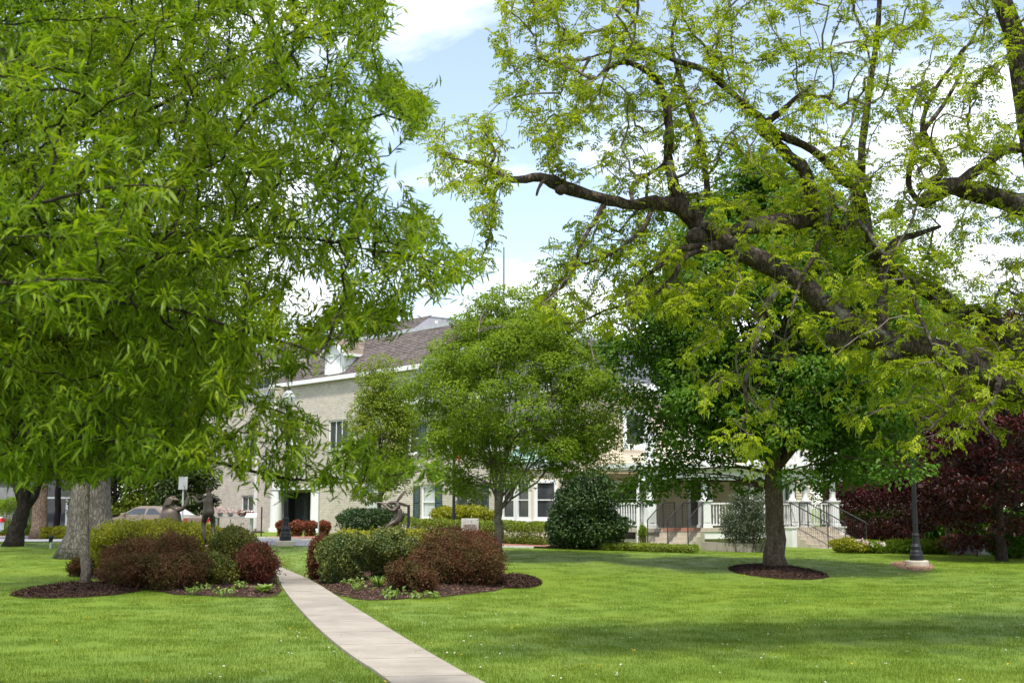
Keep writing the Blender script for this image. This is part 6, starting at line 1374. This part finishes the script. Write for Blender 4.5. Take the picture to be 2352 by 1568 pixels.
LIMBS = [
 [(2470, 905, 15.2, 110), (2352, 900, 15, 74), (2230, 838, 14.8, 66), (2150, 803, 14.6, 62), (2055, 790, 14.4, 58), (1965, 755, 14.2, 58), (1892, 695, 14.1, 52), (1822, 640, 14, 48), (1740, 596, 13.9, 46), (1672, 560, 13.8, 46), (1622, 530, 13.7, 46), (1583, 492, 13.7, 40), (1556, 450, 13.7, 30), (1540, 395, 13.6, 24), (1535, 354, 13.6, 22), (1538, 300, 13.5, 20), (1529, 240, 13.5, 19), (1517, 198, 13.4, 17), (1490, 168, 13.3, 16), (1457, 147, 13.2, 14), (1421, 145, 13.1, 12), (1391, 160, 13, 9), (1367, 182, 12.9, 5)],
 [(1600, 505, 13.7, 40), (1555, 474, 13.6, 38), (1500, 466, 13.5, 33), (1450, 470, 13.4, 26), (1400, 461, 13.3, 27), (1330, 440, 13.2, 27), (1282, 424, 13.1, 30), (1240, 407, 13, 23), (1190, 414, 13, 19), (1150, 402, 12.9, 15), (1112, 377, 12.9, 12), (1061, 370, 12.8, 7), (1012, 352, 12.7, 4)],
 [(1646, 548, 13.8, 34), (1725, 519, 14.2, 38), (1820, 511, 14.6, 42), (1870, 502, 14.9, 42), (1933, 541, 15.2, 46), (1997, 560, 15.4, 38), (2029, 614, 15.5, 40), (2124, 659, 15.6, 42), (2188, 703, 15.6, 44), (2251, 729, 15.6, 46), (2310, 775, 15.5, 50), (2400, 850, 15.3, 64), (2480, 905, 15.2, 80)],
 [(2450, 560, 15.3, 64), (2352, 480, 15.1, 54), (2250, 443, 15, 48), (2180, 430, 14.9, 44), (2140, 448, 14.8, 40), (2118, 474, 14.8, 26)],
 [(2200, 424, 14.9, 30), (2252, 386, 15, 26), (2300, 350, 15.1, 22), (2365, 335, 15.2, 24)],
 [(2024, 775, 14.4, 26), (2026, 700, 14.6, 24), (2032, 620, 14.8, 22), (2050, 560, 15, 18), (2100, 540, 15.1, 15), (2160, 520, 15.2, 9)],
 [(1950, 560, 15.2, 26), (1965, 470, 15.2, 22), (1975, 420, 15.2, 19), (1985, 300, 15.2, 18), (2000, 180, 15.1, 15), (2015, 80, 15, 13), (2022, -40, 14.9, 11), (2030, -200, 14.8, 6)],
 [(2000, 585, 15.3, 30), (1976, 450, 15.1, 26), (1934, 411, 14.9, 24), (1868, 345, 14.7, 20), (1796, 312, 14.5, 18), (1762, 285, 14.4, 17), (1700, 230, 14.3, 14), (1646, 182, 14.2, 17), (1616, 160, 14.1, 16), (1556, 141, 14, 13), (1526, 129, 13.9, 11), (1496, 115, 13.8, 9), (1451, 111, 13.7, 8), (1406, 117, 13.6, 6), (1355, 132, 13.5, 4)],
 [(1880, 506, 14.9, 34), (1850, 399, 14.7, 32), (1814, 360, 14.6, 30), (1775, 318, 14.5, 27), (1748, 295, 14.4, 22), (1775, 270, 14.3, 18), (1802, 249, 14.3, 14), (1832, 222, 14.2, 10), (1859, 198, 14.2, 5)],
 [(1605, 500, 13.8, 20), (1625, 180 + 260, 14, 18), (1608, 330, 14.1, 16), (1580, 240, 14.1, 13), (1545, 120, 14, 9), (1548, 60, 14, 8), (1572, -30, 13.9, 5)],
 [(2110, 430, 14.8, 18), (2170, 330 + 60, 14.9, 16), (2120, 300, 15, 14), (2135, 230, 15, 11), (2165, 180, 15, 8), (2220, 110, 15.1, 6), (2260, 40, 15.2, 4)],
 [(2118, 470, 14.8, 18), (2085, 420, 14.9, 14), (2105, 330, 15, 13), (2130, 290, 15, 11), (2180, 220, 15.1, 9), (2215, 150, 15.1, 6)],
 [(1790, 655, 13.9, 20), (1760, 702, 13.8, 18), (1745, 753, 13.7, 16), (1733, 798, 13.6, 13), (1721, 843, 13.6, 11), (1711, 891, 13.5, 10), (1716, 940, 13.5, 6), (1700, 985, 13.5, 4)],
 [(1907, 441, 14.6, 14), (1910, 471, 14.2, 14), (1892, 522, 14, 12), (1871, 588, 13.9, 10), (1844, 633, 13.8, 8), (1822, 700, 13.7, 6), (1800, 780, 13.6, 4)],
 [(1910, 468, 14.2, 12), (1952, 492, 14, 11), (1991, 531, 13.9, 11), (2021, 573, 13.8, 10), (2066, 621, 13.7, 9), (2096, 678, 13.6, 8), (2114, 729, 13.5, 8), (2132, 768, 13.4, 7), (2156, 843, 13.4, 6), (2170, 900, 13.4, 4)],
 [(1163, 410, 13, 12), (1138, 436, 13, 10), (1133, 473, 13, 9), (1130, 509, 12.9, 7), (1121, 557, 12.9, 5), (1104, 596, 12.8, 3)],
 [(1250, 412, 13, 9), (1238, 431, 12.9, 8), (1232, 450, 12.9, 6)],
 [(1124, 380, 12.9, 9), (1137, 357, 12.9, 8), (1127, 327, 12.9, 7), (1110, 300, 12.8, 3)],
 [(1390, 462, 13.3, 14), (1373, 497, 13.2, 12), (1355, 524, 13.1, 11), (1334, 563, 13, 10), (1319, 608, 13, 9), (1295, 653, 12.9, 7), (1265, 677, 12.9, 6), (1229, 713, 12.8, 3)],
 [(1500, 470, 13.5, 13), (1478, 524, 13.3, 10), (1436, 560, 13.2, 9), (1391, 590, 13.1, 7), (1352, 602, 13, 6), (1306, 618, 13, 3)],
 [(1660, 560, 13.8, 20), (1607, 566, 13.5, 15), (1556, 575, 13.4, 13), (1520, 608, 13.3, 11), (1481, 635, 13.2, 9), (1451, 662, 13.2, 6), (1405, 685, 13.1, 4)],
 [(1665, 566, 13.8, 20), (1601, 575, 13.5, 16), (1565, 602, 13.4, 13), (1550, 632, 13.4, 12), (1511, 668, 13.3, 10), (1451, 698, 13.2, 7), (1391, 712, 13.1, 6), (1331, 740, 13, 4), (1289, 742, 13, 3)],
 [(1455, 468, 13.4, 12), (1450, 430, 13.5, 10), (1490, 400, 13.6, 9), (1520, 380, 13.6, 7), (1560, 330, 13.7, 4)],
 [(2300, 860, 14.9, 16), (2280, 920, 14.2, 12), (2250, 960, 13.9, 9), (2290, 1010, 13.8, 4)],
 [(2220, 838, 14.8, 14), (2200, 900, 14.3, 10), (2160, 960, 14.1, 8), (2120, 1000, 14, 4)],
]
for L_ in LIMBS: LP.append(limb(pecan, L_, wob=.045, n=12 if L_[0][3] > 25 else 8))
# knots and burrs on the great limb
for px, py, Y, r in ((1600, 545, 13.6, .13), (1930, 775, 14.0, .17), (2045, 815, 14.2, .13), (1288, 436, 13, .07), (1700, 585, 13.7, .1)):
    c = np.array(at(px, py, Y)); MB().lathe(c, [(r * .3, -r * .8), (r * .85, -r * .4), (r, 0), (r * .75, r * .5), (r * .25, r * .8)], 9).build('burr', M_BARK_PECAN, pecan, smooth=True)
REG = [([(1158, -200), (1142, 60), (1150, 230), (1215, 330), (1260, 400), (1420, 440), (1560, 430), (2470, 430), (2600, -200)], 1450),
 ([(1158, -60), (1142, 60), (1150, 230), (1215, 330), (1300, 400), (1500, 420), (1620, 200), (1620, -60)], 220),
 ([(1620, -60), (1620, 300), (1750, 430), (2350, 430), (2400, 100), (2280, -60)], 260),
 ([(1420, 455), (1560, 440), (2480, 430), (2480, 930), (2150, 960), (1950, 860), (1800, 720), (1620, 760), (1540, 700)], 850),
 ([(975, 290), (1110, 255), (1165, 330), (1160, 430), (1125, 600), (1075, 600), (1075, 470), (985, 430)], 90),
 ([(1385, 470), (1560, 570), (1590, 740), (1460, 770), (1260, 745), (1195, 715), (1240, 620), (1260, 555)], 190),
 ([(1570, 820), (1700, 680), (1830, 760), (1850, 980), (1740, 1110), (1600, 1000)], 70),
 ([(1900, 830), (2480, 830), (2480, 980), (2230, 1010), (2110, 1085), (1960, 1000), (1880, 940)], 85),
 ([(1600, -900), (2600, -900), (2700, -200), (1500, -200)], 30)]
tgt = []
for ir, (poly, n) in enumerate(REG):
    for px, py in sample_poly(poly, n, rngp):
        if ir < 4 and ir != 3 and math.sin(px * .024 + py * .012) * math.sin(py * .031 - px * .013 + 2.0) < -.2 and rngp.random() < .75: continue
        tgt.append(np.array(at(px, py, np.clip(13.0 + (px - 1000) / 1400 * 1.6 + (0.9 if ir in (3, 7) and rngp.random() < .55 else 0.1) + rngp.normal() * 0.8, 11.8, 17.5))))
tw, TT, DD = grow(np.concatenate(LP + [np.array(tk)[4:]]), tgt, np.array(tk[3]), jit=.035, r0=.0030, rmax=.016, rng=rngp, sag=.06, nseg=4)
tw.build('twigs', M_TWIG, pecan, kind='stuff')
def compound(n_leaflet=7):
    """one pinnate leaf, unit length along Y, normal Z"""
    P, D, N, L = [], [], [], []
    for k in range(n_leaflet // 2):
        y = 0.22 + 0.62 * k / (n_leaflet // 2 - 1); z = -0.22 * y * y
        for s in (-1, 1): P.append((0, y, z)); D.append((s * 0.8, 0.62, -0.18 - .1 * y)); N.append((0, .1, 1)); L.append(0.34 + 0.08 * math.sin(y * 3))
    P.append((0, .9, -.24)); D.append((0, .85, -.4)); N.append((0, .3, 1)); L.append(.42)
    L = np.array(L); V, T = leaf_geo(np.array(P, float), np.array(D, float), np.array(N, float), L, L * .60, 1, .18)
    # rachis
    k = len(V); r = .008; V = np.concatenate([V, np.array([(-r, 0, 0), (r, 0, 0), (0, .92, -.22)])]); T = np.concatenate([T, np.array([[k, k + 1, k + 2]])])
    return V, T
cV, cT = compound()
pos, dr_, nr_, ln_ = [], [], [], []
for c, d in zip(TT, DD):
    k = rngp.integers(7, 13); a0 = rngp.random() * 6.28
    for j in range(k):
        a = a0 + 6.283 * j / k + rngp.normal() * .3; e = rngp.normal() * .25 - .1; v = np.array((math.cos(a), math.sin(a), e)) + d * .45
        pos.append(c + rngp.normal(size=3) * .035 - d * .12 * j / k); dr_.append(v); nr_.append(np.array((0, 0, 1.)) + rngp.normal(size=3) * .25); ln_.append(rngp.uniform(.065, .12))
pos, dr_, nr_, ln_ = np.array(pos), unit(np.array(dr_)), np.array(nr_), np.array(ln_)
S = unit(np.cross(dr_, nr_)); NN = np.cross(S, dr_)
fr = in_frame(pos, -10); score = np.where(fr, ln_ / np.linalg.norm(pos - np.array((0, 0, EYE)), axis=1), 0); order = np.argsort(-score); NSING = 290
single = set(order[:NSING].tolist()); rest = np.array([i for i in range(len(pos)) if i not in single])
me = tri_mesh('pecan_leaf', cV, cT); me.materials.append(L_PECAN)
single_leaves(pecan, (pos, dr_, nr_, ln_), me, L_PECAN, NSING, order)
V = (pos[rest][:, None] + (S[rest][:, None] * cV[None, :, :1] + dr_[rest][:, None] * cV[None, :, 1:2] + NN[rest][:, None] * cV[None, :, 2:]) * ln_[rest][:, None, None]).reshape(-1, 3)
T = (cT[None] + (np.arange(len(rest)) * len(cV))[:, None, None]).reshape(-1, 3)
foliage('crown', pecan, (V, T), L_PECAN)
# hanging catkins
ck = TT[rngp.random(len(TT)) < .3]; P = np.repeat(ck, 4, 0) + rngp.normal(size=(len(ck) * 4, 3)) * .04
foliage('catkins', pecan, leaf_geo(P, np.array((0, 0, -1.)) + .15 * rand_dirs(len(P), rngp), rand_dirs(len(P), rngp), .10 + .05 * rngp.random(len(P)), .012, 2, .05), L_LIGHT)

# ---- the willow oak whose branches hang in from the left, close by
rngo = np.random.default_rng(401)
OB = on(-7.2, 9.2); oak = thing('willow_oak', 'near willow oak hanging long narrow leaved branches in from the left', 'tree', OB)
ot = [np.array(OB) - (0, 0, .1), np.array(OB) + (0, 0, 1.5), np.array(OB) + (.08, -.05, 3.5), np.array(OB) + (0, .05, 6), np.array(OB) + (.05, 0, 9), np.array(OB) + (0, 0, 11)]
MB().tube(ot, [.34, .27, .25, .2, .11, .03], 14, wob=.06).build('trunk', M_BARK_GREY, oak, smooth=True)
def ol(pts): return limb(oak, [(a, b_, y, w * .75) for a, b_, y, w in pts], n=8, wob=.05, mat=M_BARK_DARK, jit=.02)
def o0(z, Y=None): return None
OL = []
def from_trunk(z, pts):
    s = np.array(OB) + (0, 0, z); p0 = at(*pts[0][:3]); m = (s + np.array(p0)) / 2 + (0, 0, .25)
    MB().tube(curve(s, p0, (0, 0, .3), 6), [.075, .065, .055, .045, .04, pts[0][3] * pts[0][2] / F / 2], 8, wob=.05).build('branch', M_BARK_DARK, oak, smooth=True)
    OL.append(ol(pts))
from_trunk(4.6, [(-120, 330, 9.4, 20), (100, 290, 9.3, 17), (230, 240, 9.2, 15), (400, 190, 9.2, 13), (520, 140, 9.1, 10), (640, 90, 9, 8), (780, 20, 8.9, 5), (850, -10, 8.8, 3)])
from_trunk(3.3, [(-120, 570, 8, 18), (150, 545, 7.8, 15), (350, 540, 7.7, 13), (430, 541, 7.6, 11), (700, 548, 7.3, 9), (830, 570, 7.1, 7), (960, 592, 6.9, 6), (1060, 622, 6.8, 4), (1115, 636, 6.7, 3)])
from_trunk(4.0, [(-120, 420, 8.8, 18), (150, 330, 8.7, 15), (330, 260, 8.6, 12), (500, 178, 8.6, 10), (560, 196, 8.5, 8), (660, 190, 8.4, 7), (780, 195, 8.3, 6), (900, 225, 8.2, 4), (980, 240, 8.2, 2.5)])
from_trunk(1.9, [(-120, 985, 7, 20), (120, 1000, 6.8, 16), (270, 1012, 6.7, 14), (390, 1034, 6.6, 12), (500, 1062, 6.5, 10), (640, 1096, 6.4, 8), (700, 1103, 6.4, 7), (800, 1108, 6.3, 5), (900, 1092, 6.2, 4), (1010, 1075, 6.1, 2.5)])
from_trunk(2.6, [(-120, 800, 8.6, 17), (150, 790, 8.5, 14), (300, 740, 8.4, 12), (500, 745, 8.3, 10), (650, 770, 8.2, 8), (800, 745, 8.1, 6), (930, 716, 8, 3)])
from_trunk(2.2, [(-120, 880, 9.4, 17), (150, 860, 9.3, 14), (350, 860, 9.2, 12), (480, 885, 9.1, 10), (600, 930, 9, 7), (700, 965, 9, 5), (760, 990, 8.9, 3)])
from_trunk(3.0, [(-120, 640, 6.3, 17), (100, 690, 6.2, 14), (350, 700, 6.1, 11), (560, 760, 6.0, 8), (700, 800, 5.9, 5), (760, 835, 5.9, 3)])
from_trunk(5.2, [(-120, 150, 9.6, 18), (150, 90, 9.5, 15), (320, 60, 9.4, 13), (500, 30, 9.4, 10), (680, -30, 9.3, 7), (800, -80, 9.2, 4)])
from_trunk(3.5, [(-120, 470, 5.2, 16), (60, 470, 5.1, 12), (200, 440, 5.0, 9), (330, 425, 4.9, 6), (430, 440, 4.9, 3)])
from_trunk(2.8, [(-120, 640, 4.8, 16), (40, 650, 4.7, 11), (150, 640, 4.6, 8), (270, 650, 4.5, 4)])
from_trunk(3.8, [(-120, 380, 9.8, 15), (200, 400, 9.7, 12), (500, 400, 9.6, 9), (700, 400, 9.5, 7), (850, 420, 9.4, 4)])
from_trunk(2.0, [(-120, 960, 9.9, 15), (150, 980, 9.8, 12), (300, 1010, 9.7, 9), (420, 1050, 9.6, 4)])
OREG = [([(-260, -260), (850, -120), (905, 60), (900, 150), (995, 240), (930, 330), (880, 400), (840, 440), (985, 470), (1005, 540), (1130, 632), (1010, 660), (965, 715), (850, 760), (720, 790), (640, 850), (560, 900), (470, 1010), (430, 1085), (250, 1100), (0, 1110), (-260, 1110)], 4800, 5.7, 9.6),
 ([(-260, 560), (300, 600), (560, 760), (600, 880), (470, 1010), (430, 1080), (250, 1095), (-260, 1105)], 1700, 7.6, 10.2),
 ([(-150, 0), (120, 60), (330, 400), (430, 430), (420, 480), (300, 700), (120, 760), (-150, 800)], 110, 4.4, 5.8),
 ([(430, 1010), (560, 960), (640, 950), (720, 1000), (900, 1030), (1020, 1072), (960, 1100), (800, 1112), (660, 1112), (450, 1075)], 105, 5.9, 6.7),
 ([(610, 850), (700, 780), (760, 700), (930, 705), (970, 718), (940, 735), (850, 770), (740, 795), (690, 860)], 62, 7.5, 8.4),
 ([(540, 930), (640, 905), (720, 950), (760, 990), (700, 1010), (560, 1000)], 24, 8.5, 9.2),
 ([(700, -20), (875, -20), (900, 110), (770, 60)], 34, 8.6, 9.6),
 ([(860, 150), (940, 190), (1000, 235), (965, 290), (900, 250)], 30, 7.8, 9),
 ([(930, 440), (990, 470), (1012, 540), (940, 560)], 24, 6.8, 8),
 ([(940, 590), (1000, 600), (1130, 632), (1010, 655)], 16, 6.5, 7)]
GAPS = [(720, 118, 85, 26), (690, 448, 62, 34), (720, 682, 62, 28), (890, 312, 46, 60), (930, 120, 60, 60), (640, 300, 40, 18)]
tg = []
for poly, n, ya, yb in OREG:
    for px, py in sample_poly(poly, n, rngo):
        if any(((px - gx) / ga) ** 2 + ((py - gy) / gb) ** 2 < 1 for gx, gy, ga, gb in GAPS) and rngo.random() < .88: continue
        if n > 1000 and px > 420 and math.sin(px * .021 + py * .009) * math.sin(py * .045 - px * .016 + 1.0) < -.12 and rngo.random() < .3 * min(1, (px - 420) / 250): continue
        tg.append(np.array(at(px, py, rngo.uniform(ya, yb))))
tg = np.array(tg)
tw, TT, DD = grow(np.concatenate(OL + [np.array(ot)[1:]]), tg, np.array(ot[2]), jit=.05, r0=.0015, rmax=.008, rng=rngo, sag=.05, nseg=4)
tw.build('twigs', M_BARK_DARK, oak, kind='stuff')
# leaves: bursts at the tips and singly along the last stretch of each shoot
k = 24; n = len(TT); P = np.repeat(TT, k, 0); d = np.repeat(DD, k, 0); u = np.tile(np.linspace(0, 1, k), n) ** 1.3
P = P - d * (u * .22)[:, None] + rngo.normal(size=P.shape) * .012
side = rand_dirs(len(P), rngo); side = unit(side - d * np.sum(side * d, 1)[:, None])
D = unit(d * 0.75 + side * 0.85 + np.array((0, 0, -.10))); N = unit(np.array((0, 0, 1.)) + .6 * rand_dirs(len(P), rngo)); Ls = np.where(P[:, 1] > 6.2, .048, .058) + .038 * rngo.random(len(P)); W = Ls * (.145 + .045 * rngo.random(len(P)))
fr = in_frame(P, -10); score = np.where(fr, Ls / np.linalg.norm(P - np.array((0, 0, EYE)), axis=1), 0); order = np.argsort(-score)
sv, st_ = leaf_geo(np.zeros((1, 3)), np.array([(0, 1., 0)]), np.array([(0, 0, 1.)]), 1.0, .19, 2, .15); me = tri_mesh('willow_oak_leaf', sv, st_); me.materials.append(L_OAK)
single_leaves(oak, (P, D, N, Ls), me, L_OAK, 290, order)
msk = np.ones(len(P), bool); msk[order[:290]] = False
nr = msk & (P[:, 1] < 7.4); fa2 = msk & (P[:, 1] >= 7.4)
foliage('crown', oak, merge([leaf_geo(P[nr], D[nr], N[nr], Ls[nr], W[nr], 2, .16), leaf_geo(P[fa2], D[fa2], N[fa2], Ls[fa2], W[fa2] * 1.15, 1, .16)]), L_OAK)

# ================================================================== GRASS
rngg = np.random.default_rng(501)
def tuft(n, r, h, w, rng):
    a = rng.random(n) * 6.283; q = r * rng.random(n) ** .5; P = np.stack([q * np.cos(a), q * np.sin(a), np.zeros(n) - .004], 1); lean = rng.normal(size=(n, 3)) * .38; lean[:, 2] = 1
    D = unit(lean); hh = h * (.5 + .7 * rng.random(n)); b = rng.random(n) * 6.283; S = np.stack([np.cos(b), np.sin(b), 0 * b], 1) * w / 2
    V = np.stack([P - S, P + S, P + D * hh[:, None] + np.stack([lean[:, 0], lean[:, 1], 0 * b], 1) * .012], 1)
    return V.reshape(-1, 3), np.arange(n * 3).reshape(-1, 3)
pts = []
for y0, y1, dens in ((6, 13, 46), (13, 18, 34), (18, 26, 20), (26, 48, 9)):
    A = (y1 - y0) * (2 * (.43 * y1 + 1.5)); n = int(A * dens); x = rngg.uniform(-.43 * y1 - 1.5, .43 * y1 + 1.5, n); y = rngg.uniform(y0, y1, n); pts.append(np.stack([x, y], 1))
pts = np.concatenate(pts); m = np.ones(len(pts), bool)
for poly in EXCL: m &= ~inside(np.array(poly), pts[:, 0], pts[:, 1])
m &= ~((pts[:, 1] > 44.5) & (pts[:, 0] > -4)); m &= pts[:, 1] < 49
pts = pts[m]
ed = []
for E, O in ((Lr, Rr), (Rr, Lr)):
    for i in range(len(E) - 1):
        if not 7 < E[i][1] < 34: continue
        seg = E[i + 1] - E[i]; inw = (O[i] - E[i]) / np.linalg.norm(O[i] - E[i])
        for _ in range(int(np.linalg.norm(seg) * 9)): ed.append(E[i] + seg * rngg.random() - inw * rngg.uniform(.06, .24))
pts = np.concatenate([pts, np.array(ed)])
P = np.stack([pts[:, 0], pts[:, 1], H(pts[:, 0], pts[:, 1]) + .0], 1)
me = bpy.data.meshes.new('grass_points'); me.vertices.add(len(P)); me.vertices.foreach_set('co', P.astype(np.float32).ravel()); me.update()
grass = tag(link_mesh('grass', me, M_BLADE), 'short mown grass blades over the whole lawn', kind='stuff')
tV, tT = tuft(70, .21, .042, .0042, rngg); tm = link_mesh('grass_tuft', tri_mesh('grass_tuft', tV, tT), M_BLADE, grass, 'stuff'); tm.location = tuple(on(-1.0, 11.0))
ng = bpy.data.node_groups.new('scatter_tufts', 'GeometryNodeTree')
ng.interface.new_socket('Geometry', in_out='INPUT', socket_type='NodeSocketGeometry'); ng.interface.new_socket('Geometry', in_out='OUTPUT', socket_type='NodeSocketGeometry')
gi, go = ng.nodes.new('NodeGroupInput'), ng.nodes.new('NodeGroupOutput'); ip = ng.nodes.new('GeometryNodeInstanceOnPoints'); ob_ = ng.nodes.new('GeometryNodeObjectInfo'); ob_.inputs['Object'].default_value = tm
rv = ng.nodes.new('FunctionNodeRandomValue'); rv.data_type = 'FLOAT_VECTOR'; rv.inputs[0].default_value = (-.08, -.08, 0); rv.inputs[1].default_value = (.08, .08, 6.283)
rs = ng.nodes.new('FunctionNodeRandomValue'); rs.data_type = 'FLOAT'; rs.inputs[2].default_value = .75; rs.inputs[3].default_value = 1.3
ng.links.new(gi.outputs[0], ip.inputs['Points']); ng.links.new(ob_.outputs['Geometry'], ip.inputs['Instance']); ng.links.new(rv.outputs[0], ip.inputs['Rotation']); ng.links.new(rs.outputs[1], ip.inputs['Scale']); ng.links.new(ip.outputs[0], go.inputs[0])
md = grass.modifiers.new('scatter', 'NODES'); md.node_group = ng
# clover heads and dandelions dotted over the lawn
q = pts[rngg.random(len(pts)) < .04]; q = q[q[:, 0] > -3]; k = len(q); c = np.stack([q[:, 0], q[:, 1], H(q[:, 0], q[:, 1]) + .05], 1)
fl = leaf_geo(np.repeat(c, 5, 0), rand_dirs(k * 5, rngg) * (1, 1, .3), np.array((0, 0, 1.)) + .4 * rand_dirs(k * 5, rngg), .017, .014, 1, .1)
q2_ = pts[rngg.random(len(pts)) < .006]; c2 = np.stack([q2_[:, 0], q2_[:, 1], H(q2_[:, 0], q2_[:, 1]) + .05], 1); k2 = len(c2)
tag(foliage('dandelions', None, leaf_geo(np.repeat(c2, 6, 0), rand_dirs(k2 * 6, rngg) * (1, 1, .3), np.array((0, 0, 1.)) + .4 * rand_dirs(k2 * 6, rngg), .022, .016, 1, .1), surf('dandelion_yellow', (.6, .42, .02), (.7, .52, .04), 5, .8, .1, 0)), 'yellow dandelion heads scattered thinly over the lawn', kind='stuff')
tag(foliage('clover_flowers', None, fl, surf('clover_white', (.55, .55, .45), (.7, .7, .62), 5, .8, .1, 0)), 'tiny white clover heads dotted through the lawn', kind='stuff')
for i in range(len(P)): break
